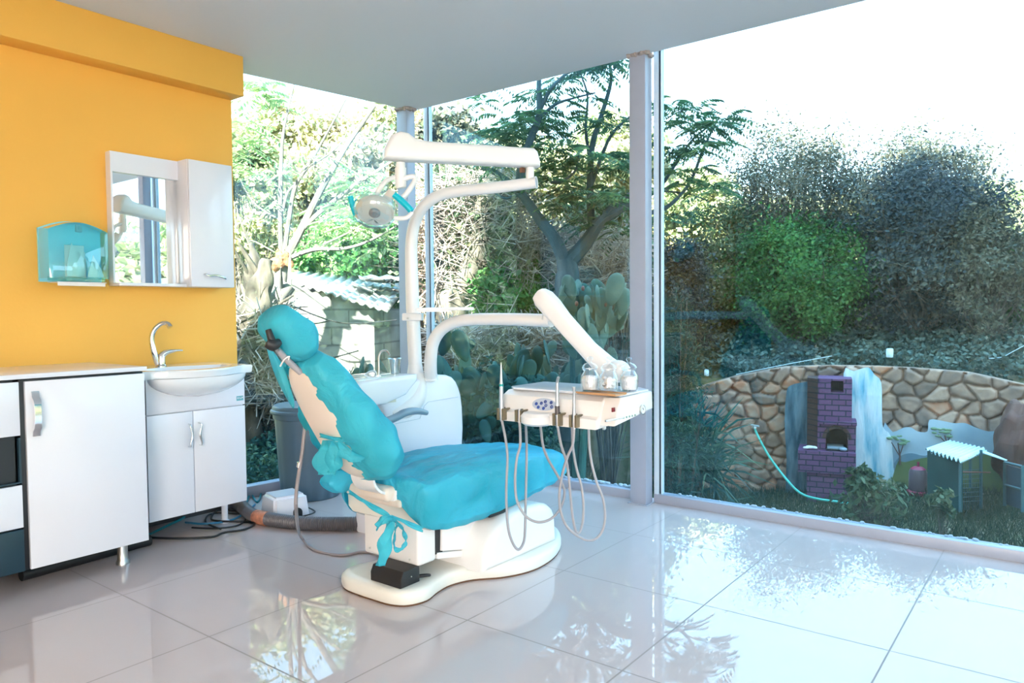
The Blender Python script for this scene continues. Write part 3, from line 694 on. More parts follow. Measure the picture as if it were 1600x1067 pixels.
# ------------------------------------------------------------------ water unit with cuspidor, column and arms
unit = thing('dental_unit', 'white cuspidor unit with lamp column behind the chair', 'dental unit', (2.75, 2.85, 0))
ub = [(2.55, 0), (2.53, .60), (2.50, .70), (2.62, .735), (2.68, .77), (2.72, .81), (2.95, .812), (3.00, .808), (3.04, .795), (3.07, .77), (3.092, .735), (3.11, .69), (3.122, .62), (3.127, .50), (3.11, .30), (3.07, .0)]
MB().prism(smooth_poly(ub, 3) if False else ub, 1, 2.74, 3.02, .03, 4).build('body', WHITE, unit)
seam = mat('seam_grey', (.42, .50, .58), .5)
b = MB(); sp_ = [on(x, y, 1, 2.7385) for x, y in ((618, 662), (656, 654), (663, 634), (669, 628), (716, 620))]
for a, c in zip(sp_, sp_[1:]): b.tube([a, c], .0014, 6)
b.build('seam', seam, unit)
bowl = MB().prism([(2.26, .70), (2.30, .80), (2.33, .83), (2.72, .835), (2.72, .80), (2.64, .735), (2.5, .70)], 1, 2.70, 3.02, .018, 3).build('basin', CERAMIC, unit)
MB().lathe([(.12, .0), (.11, -.02), (.06, -.05), (0, -.055)], (2.45, 2.86, .836), 24).build('bowl_hollow', CERAMIC, unit)
MB().box((2.48, 2.74, .70), (2.60, 2.76, .715)).build('bracket', NICKEL, unit)
p0 = on(619, 592, 1, 2.80)
MB().tube([at(591, 596, 3.86), at(592, 575, 3.86), at(592, 558, 3.86), at(596, 549, 3.86), at(604, 548, 3.85), at(609, 555, 3.84)], [.007, .006, .005, .005, .005, .005], 10, 4).build('cup_filler', NICKEL, unit)
MB().tube([at(588, 597, 3.82), at(588, 585, 3.82), at(584, 580, 3.81), at(576, 582, 3.80), at(568, 589, 3.78)], [.009, .007, .006, .006, .007], 10, 4).build('rinse_tap', NICKEL, unit)
cb = at(617, 592, 3.86)
cup = MB().lathe([(.024, 0), (.034, .078), (.038, .080), (.038, .083), (.033, .08), (.023, .002)], (cb.x, cb.y, .833), 24).build('plastic_cup', pane_mat('frosted_cup', (.78, .84, .86), 4, .15)); tag(cup, 'clear plastic drinking cup standing on the cuspidor rim', 'cup')
# column
pc = [(2.80, 2.80, .80), (2.80, 2.80, .85), at(645, 480, 3.93), at(643, 420, 3.93), at(643, 378, 3.92), at(648, 348, 3.91), at(662, 322, 3.88), at(685, 306, 3.85), at(715, 299, 3.82), at(775, 293, 3.76), at(838, 285, 3.70)]
MB().tube(pc, [.036, .036, .036, .034, .032, .031, .031, .030, .030, .029, .028], 20, 6, cap=False).build('column', PLASTIC, unit, solid=0)
e = at(838, 285, 3.70); dv = (at(838, 285, 3.70)-at(775, 293, 3.76)).normalized()
MB().tube([e-dv*.012, e+dv*.0005], .0215, 20).build('pipe_bore', GREYH, unit)
MB().tube([e-dv*.004, e+dv*.002], [.029, .029], 20, cap=False).build('pipe_end', PLASTIC, unit, solid=.004)
MB().lathe([(.048, 0), (.046, .01), (.038, .07), (.0375, .075)], (2.80, 2.80, .80), 24).build('column_collar', PLASTIC, unit)
MB().tube([(2.80, 2.80, .82), (2.795, 2.785, .77), (2.765, 2.775, .70), (2.69, 2.775, .655), (2.58, 2.78, .635)], [.047, .052, .058, .058, .045], 22, 6).build('column_foot', PLASTIC, unit)
# clamp and tray shelf
cl = at(646, 495, 3.92)
MB().xf(Matrix.Translation(cl) @ Matrix.Rotation(YAW-math.pi/2, 4, 'Z'), lambda s: s.box((-.055, -.045, -.020), (.050, .045, .020), .006)).build('clamp', PLASTIC, unit)
MB().bm(sph(at(637, 497, 3.87), .006, 6)).build('clamp_screw', NICKEL, unit)
MB().xf(Matrix.Translation(at(698, 484, 3.80)) @ Matrix.Rotation(YAW-math.pi/2+.12, 4, 'Z'), lambda s: s.box((-.155, -.09, -.004), (.135, .09, .012), .004).box((-.15, -.085, -.010), (.02, .0, -.004))).build('shelf', PLASTIC, unit)
# lamp arm
RP = at(828, 268, 3.71); LP = at(628, 268, 3.50)
ax_ = (LP-RP); ax_.z = 0; Lh = ax_.length; ax_.normalize(); sd_ = Vector((-ax_.y, ax_.x, 0))
def onarm(s_, z): return RP+ax_*s_+Vector((0, 0, z))
prof = [(-.045, .0), (-.043, .03), (-.030, .075), (-.010, .092), (.05, .093), (Lh-.12, .102), (Lh-.06, .112), (Lh-.03, .135), (Lh+.01, .142), (Lh+.05, .125), (Lh+.085, .06), (Lh+.09, .012), (Lh+.02, .008)]
base = RP.z+.02
M = Matrix(((ax_.x, sd_.x, 0, RP.x), (ax_.y, sd_.y, 0, RP.y), (0, 0, 1, base), (0, 0, 0, 1)))
tilt = Matrix.Rotation(-(LP.z-RP.z)/Lh*0, 4, 'Y')
slope = (at(603, 255, 3.5).z-at(841, 262, 3.71).z)/Lh
MB().xf(M, lambda s: s.prism([(x, z+slope*x) for x, z in prof], 1, -.045, .045, .02, 3)).build('lamp_arm', PLASTIC, unit)
MB().tube([at(828, 283, 3.71), at(828, 262, 3.71)], .021, 16).build('arm_pivot', PLASTIC, unit)
MB().box(tuple(at(816, 266, 3.71)-Vector((.01, .01, .012))), tuple(at(816, 266, 3.71)+Vector((.01, .01, .012)))).build('pivot_stop', mat('rust', (.2, .09, .05), .8), unit)
MB().tube([at(626, 254, 3.5), at(626, 262, 3.5), at(626, 262.5, 3.5), at(626, 290, 3.5), at(627, 294, 3.5)], [.022, .022, .027, .027, .022], 18).build('arm_joint', PLASTIC, unit)
# lamp head
lamp = thing('operating_lamp', 'dental operating lamp with clear dome and cyan handles under the arm', 'lamp', tuple(at(590, 330, 3.42)))
LD = 3.42
lc = at(586, 327, LD); ldir = (Vector((-.45, -.35, -.75))).normalized()
Mz = ldir.to_track_quat('Z', 'Y').to_matrix().to_4x4(); Mz.translation = lc
b = MB().xf(Mz, lambda s: s.lathe([(.0, -.05), (.03, -.047), (.065, -.03), (.085, -.005), (.09, .012), (.09, .018)], n=32)); b.build('reflector', mat('warm_reflector', (.88, .82, .70), .5), lamp)
MB().xf(Mz, lambda s: s.lathe([(.098, -.012), (.10, .0), (.099, .02), (.085, .045), (.05, .06), (.0, .064)], n=32)).build('dome', CLEAR, lamp, solid=.002)
MB().xf(Mz, lambda s: s.lathe([(.024, -.02), (.026, .0), (.026, .03), (.02, .036), (0, .037)], n=20)).build('bulb_cap', mat('grey_cap', (.30, .28, .27), .4), lamp)
MB().tube([at(620, 276, 3.5), at(604, 282, 3.47), at(594, 294, 3.46), at(588, 304, 3.46)], .012, 12, 5).build('yoke', PLASTIC, lamp)
MB().tube([at(628, 280, 3.49), at(644, 276, 3.49), at(649, 280, 3.49), at(640, 296, 3.48), at(630, 308, 3.47), at(618, 316, 3.46)], .013, 12, 5).build('yoke', PLASTIC, lamp)
MB().tube([at(612, 300, 3.48), at(605, 312, 3.46), at(598, 322, 3.44)], [.02, .026, .028], 12, 3).build('lamp_neck', BEIGE, lamp)
MB().tube([at(616, 341, 3.42), at(632, 341, 3.42), at(640, 337, 3.42), at(643, 331, 3.42)], .011, 12, 5).build('handle_bar', PLASTIC, lamp)
MB().tube([at(560, 340, 3.42), at(556, 334, 3.40), at(552, 322, 3.40)], .009, 12, 4).build('handle_bar', PLASTIC, lamp)
MB().tube([at(643, 330, 3.42), at(632, 318, 3.42), at(616, 304, 3.42)], [.0155, .0155, .0145], 14, 3).build('handle_grip', CYANP, lamp)
MB().tube([at(556, 336, 3.40), at(551, 322, 3.40), at(547.5, 307, 3.40)], [.012, .013, .0135], 14, 3).build('handle_grip', CYANP, lamp)

# ------------------------------------------------------------------ instrument arm and tray
arm = thing('delivery_arm', 'curved white tube and sloping arm that carry the instrument tray', 'support arm', (2.83, 2.72, .81))
MB().tube([on(673, 590, 1, 2.74), at(673, 560, 3.86), at(677, 535, 3.84), at(690, 515, 3.80), at(712, 503, 3.74), at(745, 499, 3.66), at(800, 499, 3.52), at(862, 501, 3.36)], [.036, .033, .032, .031, .030, .030, .030, .030], 18, 6).build('tube', PLASTIC, arm)
MB().tube([on(673, 594, 1, 2.74), on(673, 584, 1, 2.74)], [.040, .036], 20).build('collar', PLASTIC, arm)
A0, A1 = at(853, 470, 3.34), at(957, 584, 3.19)
d_ = (A1-A0).normalized(); upv = (Vector((0, 0, 1))-d_*d_.z).normalized(); sv = d_.cross(upv)
R = []
for s_, w, h_, o_ in ((-.055, .020, .016, .0), (-.045, .038, .034, .0), (-.015, .044, .045, .0), (.04, .044, .046, 0), (.12, .042, .040, -.004), (.30, .041, .038, -.006), (.40, .044, .045, .0), (.445, .044, .05, .006), (.475, .036, .045, .01), (.49, .02, .03, .01)):
    c = A0+d_*s_+upv*o_; R.append([c+sv*(w*math.copysign(abs(math.cos(a))**.55, math.cos(a)))+upv*(h_*math.copysign(abs(math.sin(a))**.55, math.sin(a))) for a in [2*math.pi*k/28 for k in range(28)]])
MB().loft(R).build('sloping_arm', PLASTIC, arm)
MB().tube([at(855, 500, 3.36), at(858, 484, 3.35)], .026, 16).build('joint', PLASTIC, arm)
MB().tube([(2.80, 1.63, .79), (2.80, 1.63, .92)], [.045, .04], 20).build('tray_pivot', PLASTIC, arm)
MB().bm(sph(at(966, 580, 3.16), .054, 10, (1, 1, .9))).build('end_cap', PLASTIC, arm)

TX, TY0, TY1 = 2.495, 1.49, 2.005
tray = thing('instrument_tray', 'white instrument tray console hanging over the foot end of the seat', 'instrument tray', (2.7, 1.75, .68))
prof = [(TX, .682), (TX, .722), (TX+.022, .732), (TX+.045, .79), (TX+.085, .809), (TX+.36, .812), (TX+.39, .79), (TX+.39, .735), (TX+.14, .688)]
MB().prism(prof, 1, TY0, TY1, .012, 3).build('console', PLASTIC, tray)
MB().prism([(TX+.02, .700), (TX+.045, .77), (TX+.07, .806), (TX+.335, .810), (TX+.34, .735)], 1, 1.42, TY0+.02, .010, 3).build('side_wing', PLASTIC, tray)
MB().prism([(TX+.075, 1.435), (TX+.325, 1.435), (TX+.375, 1.50), (TX+.375, TY1+.005), (TX+.12, TY1+.005), (TX+.075, TY1-.04)], 2, .810, .8195, .003).build('top_plate', WHITE, tray)
# rounded bib in the middle of the front
MB().xf(Matrix.Translation((TX+.012, 1.79, .695)), lambda s: s.lathe([(.0, -.018), (.055, -.018), (.07, -.008), (.072, .02), (.06, .034), (0, .036)], n=32)).build('front_bulge', PLASTIC, tray)
# keypad on the slope
ks = Vector((TX+.0225, 0, .732)); ke = Vector((TX+.045, 0, .79)); kd = (ke-ks).normalized(); kn_ = Vector((-kd.z, 0, kd.x))
KC = on(849, 637, 0, TX+.028); KC = Vector((TX+.0335, KC.y, .7615))
MK = Matrix(((0, kd.x, kn_.x, KC.x), (-1, kd.y, kn_.y, KC.y), (0, kd.z, kn_.z, KC.z), (0, 0, 0, 1)))
pad = MB().xf(MK, lambda s: s.lathe([(1, -.002), (1, .0015), (0, .0015)], n=36))
pad.v = [tuple(MK @ Vector(((MK.inverted() @ Vector(v)).x*.060, (MK.inverted() @ Vector(v)).y*.027, (MK.inverted() @ Vector(v)).z))) for v in pad.v]
pad = pad.build('keypad', mat('keypad_grey', (.48, .55, .66), .4), tray)
BL = mat('keypad_blue', (.05, .10, .38), .4)
for i, (u, v) in enumerate(((.030, .010), (.004, .012), (.036, -.008), (.010, -.004), (-.012, .004), (-.034, .0), (-.022, -.014), (.002, -.017))):
    b = MB().xf(MK @ Matrix.Translation((u*1.15, v, .0015)), lambda s: s.lathe([(.0045, 0), (.0045, .0012), (.0072, .0012), (.0072, 0)], n=16) if i < 5 else s.lathe([(.0072, 0), (.0072, .0012), (0, .0012)], n=16))
    b.build('key', BL, pad)
# side face: red switch, gauge, strip
yS = 1.42-.001
q = on(958, 640, 1, yS); MB().box((q.x-.010, yS-.004, q.z-.0085), (q.x+.010, yS+.002, q.z+.0085), .001).build('switch', mat('red_switch', (.20, .01, .02), .3), tray)
q = on(1003, 640, 1, yS)
g_ = MB().xf(Matrix.Translation((q.x, yS, q.z)) @ Matrix.Rotation(math.pi/2, 4, 'X'), lambda s: s.lathe([(.0215, -.002), (.0215, .006), (.0185, .007), (.0175, .004), (0, .004)], n=28)).build('gauge', NICKEL, tray)
MB().xf(Matrix.Translation((q.x, yS-.0055, q.z)) @ Matrix.Rotation(math.pi/2, 4, 'X'), lambda s: s.lathe([(.0165, -.003), (.0165, .001), (0, .001)], n=24)).build('dial', WHITE, g_)
MB().tube([(q.x, yS-.0075, q.z), (q.x-.006, yS-.0075, q.z+.009)], .0012, 6).build('needle', RUBBER, g_)
b = MB(); a_, c_ = on(946, 658, 1, yS-.002), on(974, 652, 1, yS-.002); b.tube([a_, c_], .0035, 8); b.build('latch_pin', NICKEL, tray)
GR = mat('faded_green', (.20, .34, .27), .5)
b = MB(); c0, c1 = on(974, 653, 1, yS), on(996, 648, 1, yS)
for k in range(5):
    p = c0.lerp(c1, k/5); b.box((p.x, yS-.001, p.z-.003), (p.x+.007, yS+.001, p.z+.004))
b.build('lettering', GR, tray)
MB().bm(sph((TX+.10, TY0+.03, .676), .009, 6)).build('drip_nipple', NICKEL, tray)
# handpiece holders
HY = [on(x, 668, 0, TX).y for x in (787, 815, 874, 900)]
for y in HY:
    b = MB(); 
    for s_ in (-1, 1):
        b.box((TX-.026, y+s_*.009-.0055+s_*.004, .686), (TX+.002, y+s_*.009+.0055+s_*.004, .735), .003)
        b.box((TX-.026, y+s_*.013-.0055, .728), (TX+.03, y+s_*.013+.0055, .737), .002)
    b.build('holder', OLIVE, tray)
# hoses (each with its handpiece)
SILV = mat('satin_steel', (.55, .56, .58), .28, .8); DARKG = mat('smoky_barrel', (.10, .08, .08), .25)
HX = TX-.014
def zpx(l): return [(740+x/3.81, 600+y/3.81) for x, y in l]
hoses = [
 ('straight handpiece with teal ring in the holder farthest from the jars', 0, [(205, 240), (200, 400), (195, 600), (195, 700), (205, 850), (230, 940), (265, 985), (295, 950), (306, 880), (310, 700), (316, 400), (310, 235)]),
 ('empty grey hose end in the second holder, looping widely', 1, [(288, 250), (278, 360), (258, 440), (247, 560), (255, 680), (290, 760), (335, 805), (390, 822), (450, 808), (500, 765), (530, 710), (542, 640), (520, 580), (480, 510), (440, 440), (412, 360), (398, 240)]),
 ('contra-angle handpiece with dark barrel in the third holder', 2, [(505, 285), (520, 360), (550, 450), (565, 540), (578, 680), (592, 800), (610, 880), (632, 878), (650, 820), (655, 720), (640, 600), (612, 500), (592, 380), (585, 260)]),
 ('slim handpiece in the holder nearest the jars', 3, [(605, 300), (590, 360), (560, 430), (530, 530), (512, 640), (515, 740), (545, 830), (600, 890), (680, 930), (740, 910), (780, 830), (775, 700), (735, 590), (705, 480), (690, 380), (685, 270)])]
for label, hi, path in hoses:
    P = zpx(path); n = len(P); pts = []
    y = HY[hi]; d0 = (Vector((HX, y, .7))-Vector((0, 0, EYE))).dot(fw)
    for i, (x, yy) in enumerate(P):
        f = i/(n-1); pts.append(at(x, yy, d0+((.10, .11, .17, .17)[hi]*f)-(.13, .11, .03, .0)[hi]*math.sin(f*math.pi)))
    pts[0] = Vector((HX, y, .69))
    t = thing('handpiece', label, 'dental handpiece', (HX, y, .70), 'handpieces on the instrument tray')
    MB().tube(pts, .0057, 10, 5).build('hose', GREYH, t)
    if hi == 0: pf_ = [(.006, -.02), (.0095, .0), (.0105, .03), (.0105, .075), (.009, .10), (.0085, .14), (.0065, .155), (.0045, .20), (.002, .235), (0, .236)]
    elif hi == 1: pf_ = [(.006, -.02), (.008, .0), (.007, .04), (.0, .041)]
    elif hi == 2: pf_ = [(.006, -.02), (.008, .0), (.009, .03), (.0095, .07), (.008, .09), (.007, .13), (.006, .165), (.0, .166)]
    else: pf_ = [(.006, -.02), (.008, .0), (.0085, .03), (.006, .07), (.005, .135), (.007, .14), (.007, .15), (0, .151)]
    MB().lathe(pf_, (HX, y, .70), 16).build('barrel', SILV, t)
    if hi == 0: MB().lathe([(.0092, .132), (.0092, .142)], (HX, y, .70), 16).build('ring', mat('teal_ring', (.0, .35, .33), .4), t)
    if hi == 2:
        MB().lathe([(.0102, .032), (.0102, .068)], (HX, y, .70), 16).build('grip', DARKG, t)
        MB().tube([(HX, y, .862), (HX-.004, y-.006, .878), (HX-.008, y-.012, .885)], [.006, .006, .006], 10, 3).build('head', SILV, t)
# jars on the bamboo dish
dc = on(938, 614, 2, .826)
dishp = [on(x, y, 2, .838) for x, y in ((905, 611), (925, 609), (973, 613), (974, 617), (955, 621), (906, 615))]
b = MB(); a_ = Vector((2.46, 1.575)); 
MD = Matrix.Translation((dc.x, dc.y, .8200)) @ Matrix.Rotation(math.atan2(dishp[3].y-dishp[0].y, dishp[3].x-dishp[0].x)+.06, 4, 'Z')
dish = MB().xf(MD, lambda s: s.box((-.092, -.035, 0), (.092, .045, .006), .004).box((-.094, -.038, .003), (.094, -.032, .010), .002).box((-.094, .042, .003), (.094, .048, .010), .002)).build('bamboo_dish', WOOD)
tag(dish, 'small bamboo dish under the jars on the tray top', 'dish')
jl = [((922, 611), 'lidded glass jar of cotton nearest the handpieces', 0), ((951, 612), 'middle lidded glass jar filled with cotton balls', 1), ((983, 611), 'lidded glass jar of cotton nearest the tray gauge', 2)]
for (jx, jy), label, kind in jl:
    z0 = .8262 if jx < 970 else .8200
    p = on(jx, jy, 2, z0)
    t = thing('glass_jar', label, 'jar', (p.x, p.y, z0), 'cotton jars on the tray')
    MB().lathe([(0, .002), (.033, .002), (.037, .008), (.038, .05), (.036, .066), (.028, .077), (.026, .084), (.031, .088), (.031, .092), (.027, .092), (.024, .085), (.033, .066), (.035, .05), (.034, .01), (0, .006)], (p.x, p.y, z0), 28).build('jar_body', JARG, t)
    MB().lathe([(.0, .092), (.030, .092), (.033, .097), (.031, .103), (.022, .112), (.010, .116), (.006, .12), (.011, .127), (.013, .133), (.009, .140), (0, .142)], (p.x, p.y, z0), 24).build('lid', JARG, t)
    random.seed(kind+3)
    if kind == 1:
        for k in range(26):
            a = random.uniform(0, 6.28); r_ = .022*math.sqrt(random.random())
            MB().bm(sph((p.x+r_*math.cos(a), p.y+r_*math.sin(a), z0+.016+.0015*k), .0095, 5, (1.2, 1, .9))).build('cotton_ball', COTTON, t)
    else:
        MB().lathe([(0, .008), (.030, .008), (.0325, .02), (.0325, .052), (.028, .062), (.012, .065), (0, .064)], (p.x, p.y, z0), 20).build('cotton_roll', COTTON, t)
# suction tube from the backrest to the floor
P = [at(476, 600, 3.0), at(478, 640, 2.95), at(473, 700, 2.93), at(464, 760, 2.93), at(463, 800, 2.95)]
P += [on(470, 838, 2, .05), on(495, 860, 2, .008), on(535, 867, 2, .008), on(565, 862, 2, .008), on(590, 867, 2, .01), on(600, 890, 2, .05)]
tube = MB().tube(P, .0075, 10, 6).build('suction_tube', mat('grey_suction_tube', (.30, .26, .27), .3)); tag(tube, 'grey tube hanging from the backrest down to the floor', 'tube')
MB().tube([at(468, 722, 2.93), at(467, 730, 2.93)], .0095, 10).build('coupling', CHROME, tube)

# ================================================================== OUTSIDE
def sstep(a, b, x): t_ = np.clip((x-a)/(b-a), 0, 1); return t_*t_*(3-2*t_)
NS = np.random.default_rng(77)
_fr = [(NS.uniform(-1, 1), NS.uniform(-1, 1), NS.uniform(0, 6.28)) for _ in range(24)]
def vnoise(x, y, sc=1.):
    v = 0
    for i, (a, b_, p) in enumerate(_fr):
        k = sc*(.5+i*.22); v = v+np.sin(a*k*x+b_*k*y+p)/(1+i*.35)
    return v/3.2
def wall_d(az): return 12.6+0*az
def ground_z(x, y):
    az = np.degrees(np.arctan2(y, x)); D = np.hypot(x, y)
    left = -.12+.05*np.clip(D-5, 0, 99)+4.6*sstep(9.5, 30, D)+.10*np.clip(D-12, 0, 99)
    gard = np.interp(az, [-60, 2, 8, 14, 23, 34], [-1.45, -1.45, -1.52, -1.76, -1.9, -1.95])
    bank = .02+.22*np.clip(D-13.4, 0, 3)+3.4*sstep(16, 32, D)+.07*np.clip(D-20, 0, 99)
    right = np.where(D < 13.4, gard, bank)
    w = sstep(29.5, 36, az); z = left*w+right*(1-w)
    z = z+.10*vnoise(x, y, 2.2)*np.clip((D-4)/4, .15, 1.3)*np.where(D < 13, .5, 1.5)
    inside = (x < 4.12) & (y < 4.3) & (x > -4) & (y > -5)
    z = np.where((x < 4) & (y < 4.3) & (D < 9.5), np.minimum(z, -.3), z)
    z = np.where(inside, -2.4, z)
    return z
def gz(x, y): return float(ground_z(np.array(float(x)), np.array(float(y))))
azs = np.radians(np.linspace(-110, 200, 560)); Ds = np.concatenate([np.linspace(4.05, 13.2, 70), np.linspace(13.35, 13.45, 3), np.linspace(13.7, 60, 90)])
A_, D_ = np.meshgrid(azs, Ds); GX, GY = D_*np.cos(A_), D_*np.sin(A_); GZ = ground_z(GX, GY)
na, nd = len(azs), len(Ds); V = np.stack([GX, GY, GZ], -1).reshape(-1, 3)
idx = np.arange(na*nd).reshape(nd, na); Q4 = np.stack([idx[:-1, :-1], idx[:-1, 1:], idx[1:, 1:], idx[1:, :-1]], -1).reshape(-1, 4)
GM = ramp_mat('garden_soil', [(.05, .06, .03), (.16, .13, .08), (.10, .11, .05), (.28, .22, .15)], 2.2, 9, .95, .8, .06)
struct(bigmesh('ground', V, Q4, GM, smooth=True))

def leaf_quads(C, Nv, L, Wd, droop=None):
    """one folded-diamond leaf per centre"""
    n = len(C); r = NS.normal(size=(n, 3)); T = r-Nv*(r*Nv).sum(1, keepdims=True); T /= np.linalg.norm(T, axis=1, keepdims=True)+1e-9
    if droop is not None: T = T*(1-droop)+np.array([0, 0, -1.])*droop; T /= np.linalg.norm(T, axis=1, keepdims=True)
    B = np.cross(Nv, T); B /= np.linalg.norm(B, axis=1, keepdims=True)+1e-9
    L = np.broadcast_to(np.asarray(L, float), n)[:, None]; Wd = np.broadcast_to(np.asarray(Wd, float), n)[:, None]
    P = np.stack([C-T*L*.5, C+B*Wd*.5+Nv*L*.06, C+T*L*.5, C-B*Wd*.5+Nv*L*.06], 1)
    return P.reshape(-1, 3), np.arange(4*n).reshape(n, 4)
def unit_rand(n, upb=.3):
    v = NS.normal(size=(n, 3)); v[:, 2] = v[:, 2]+upb; return v/np.linalg.norm(v, axis=1, keepdims=True)
def twig_mesh(P0, P1, r0_, r1_):
    """three-sided twigs from arrays of end points"""
    n = len(P0); T = P1-P0; T /= np.linalg.norm(T, axis=1, keepdims=True)+1e-9
    X = np.cross(T, NS.normal(size=(n, 3))); X /= np.linalg.norm(X, axis=1, keepdims=True)+1e-9; Y = np.cross(T, X)
    out = []
    for P, r in ((P0, r0_), (P1, r1_)):
        r = np.broadcast_to(np.asarray(r, float), n)[:, None]
        for k in range(3): a = 2*math.pi*k/3; out.append(P+(X*math.cos(a)+Y*math.sin(a))*r)
    V = np.stack(out, 1).reshape(-1, 3); b_ = np.arange(n)[:, None]*6
    F_ = np.concatenate([np.stack([b_[:, 0]+k, b_[:, 0]+(k+1) % 3, b_[:, 0]+3+(k+1) % 3, b_[:, 0]+3+k], 1) for k in range(3)])
    return V, F_
def clump_points(n, c, rad, k=60, shell=.75, fl=.0):
    """points in clumps spread over an ellipsoid"""
    c = np.array(c, float); rad = np.array(rad, float)
    d = unit_rand(k, .15); rr = shell+(1-shell)*NS.random(k)**.5; bump = 1+.16*NS.normal(size=k)
    cc = c+d*rad*(rr*bump)[:, None]
    if fl: cc[:, 2] = np.maximum(cc[:, 2], c[2]-rad[2]*fl)
    i = NS.integers(0, k, n); s = rad.mean()*.24
    return cc[i]+NS.normal(size=(n, 3))*s*np.array([1, 1, .8])*(.5+.5*NS.random((n, 1))), (cc[i]-c)
BARK = ramp_mat('bark', [(.035, .028, .024), (.11, .09, .075), (.22, .175, .14)], 9, 8, .95, .9, .02, (1, 1, .35))
BARKP = ramp_mat('pale_bark', [(.10, .09, .085), (.24, .21, .19)], 6, 8, .9, .6, .02, (1, 1, .35))
BARKD = ramp_mat('dark_bark', [(.02, .045, .055), (.07, .10, .11)], 8, 8, .9, .6, .02, (1, 1, .35))
def bush(name, label, cat, c, rad, n, L, Wd, m, k=60, shell=.7, group=None, stems=60, bark=None, base=None, core=True):
    c = Vector(c); g = base if base is not None else gz(c.x, c.y)
    t_ = thing(name, label, cat, (c.x, c.y, g), group)
    P, dirs = clump_points(n, c, rad, k, shell); P[:, 2] = np.maximum(P[:, 2], ground_z(P[:, 0], P[:, 1])+.02)
    dn = dirs/(np.linalg.norm(dirs, axis=1, keepdims=True)+1e-9); Nv = unit_rand(n, .4)+dn*.7; Nv /= np.linalg.norm(Nv, axis=1, keepdims=True)
    Vv, Ff = leaf_quads(P, Nv, L*(.6+.8*NS.random(n)), Wd*(.6+.8*NS.random(n))); bigmesh('foliage', Vv, Ff, m, t_)
    if stems:
        B0 = np.array([c.x, c.y, g])+NS.normal(size=(stems, 3))*np.array([rad[0]*.12, rad[1]*.12, 0]); j = NS.integers(0, n, stems); P1 = P[j]
        mid = B0*.45+P1*.55+NS.normal(size=(stems, 3))*np.array(rad)*.08; r_ = max(rad)*.012
        V1, F1 = twig_mesh(B0, mid, r_*1.6, r_); V2, F2 = twig_mesh(mid, P1, r_, r_*.3)
        extra = stems*6; j = NS.integers(0, stems, extra); s0 = mid[j]*.5+P1[j]*.5; s1 = s0+NS.normal(size=(extra, 3))*np.array(rad)*.25
        V3, F3 = twig_mesh(s0, s1, r_*.5, r_*.2)
        V_ = np.concatenate([V1, V2, V3]); F_ = np.concatenate([F1, F2+len(V1), F3+len(V1)+len(V2)]); bigmesh('stems', V_, F_, bark or BARK, t_)
    return t_

# ---- leaf materials
G_BRIGHT = ramp_mat('leaf_bright', [(.012, .045, .02), (.03, .10, .03), (.055, .18, .04), (.13, .26, .06)], 1.2, 3, .6, island=True, trans=.3)
G_IVB = ramp_mat('leaf_creeper', [(.02, .08, .03), (.05, .18, .05), (.12, .32, .08), (.30, .46, .16)], 1.2, 3, .6, island=True, trans=.3)
G_MID = ramp_mat('leaf_mid', [(.02, .05, .035), (.05, .10, .05), (.12, .16, .08), (.24, .21, .13)], 1.0, 3, .6, island=True, trans=.25)
G_OLIVE = ramp_mat('leaf_olive', [(.03, .04, .04), (.07, .085, .065), (.15, .14, .09), (.26, .21, .15)], .9, 3, .6, island=True, trans=.25)
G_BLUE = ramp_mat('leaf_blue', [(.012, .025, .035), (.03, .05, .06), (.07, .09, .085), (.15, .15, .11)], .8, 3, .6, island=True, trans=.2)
G_HILL = ramp_mat('leaf_hill', [(.08, .12, .05), (.30, .36, .16), (.58, .54, .30), (.66, .55, .42)], .35, 3, .7, island=True, trans=.3)
G_IVY = ramp_mat('leaf_ivy', [(.015, .045, .04), (.04, .08, .065), (.09, .13, .10), (.24, .28, .22)], 1.6, 3, .6, island=True, trans=.1)
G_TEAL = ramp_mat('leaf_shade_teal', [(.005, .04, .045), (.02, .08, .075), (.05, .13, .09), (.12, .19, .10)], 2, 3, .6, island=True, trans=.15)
G_FROND = ramp_mat('leaf_frond', [(.015, .05, .035), (.04, .11, .055), (.09, .20, .08), (.28, .34, .12)], .9, 3, .6, island=True, trans=.35)
G_GRASS = ramp_mat('grass_blades', [(.01, .035, .02), (.025, .06, .03), (.07, .09, .045), (.12, .12, .06)], .7, 3, .8, island=True, trans=.15)
DRY = ramp_mat('dry_twigs', [(.12, .09, .08), (.36, .29, .25), (.68, .58, .50)], 2, 3, .9, island=True)

# ---- grass in the lower garden, undergrowth on banks
def scatter(n, az0, az1, d0, d1, pw=1.):
    az = np.radians(az0+(az1-az0)*NS.random(n)); D = (d0**(1+pw)+(d1**(1+pw)-d0**(1+pw))*NS.random(n))**(1/(1+pw))
    x, y = D*np.cos(az), D*np.sin(az); keep = ~((x < 4.2) & (y < 4.35)); x, y = x[keep], y[keep]
    return np.stack([x, y, ground_z(x, y)], 1)
P = scatter(52000, -14, 33, 5.0, 13.0); n = len(P); hgt = .05+.10*NS.random(n)
V1, F1 = twig_mesh(P, P+np.stack([NS.normal(size=n)*.04, NS.normal(size=n)*.04, hgt], 1), .006, .001)
tag(bigmesh('lawn_grass', V1, F1, G_GRASS), 'shaded lawn grass in the sunken garden outside the large pane', 'grass', kind='stuff')
P = scatter(26000, -6, 30, 13.5, 17.5); n = len(P); P[:, 2] += .30*NS.random(n)**1.5+.04
Vv, Ff = leaf_quads(P, unit_rand(n, .8), .10, .07); tag(bigmesh('ivy_groundcover', Vv, Ff, G_IVY), 'grey-green ivy covering the bank above the stone wall', 'ivy', kind='stuff')
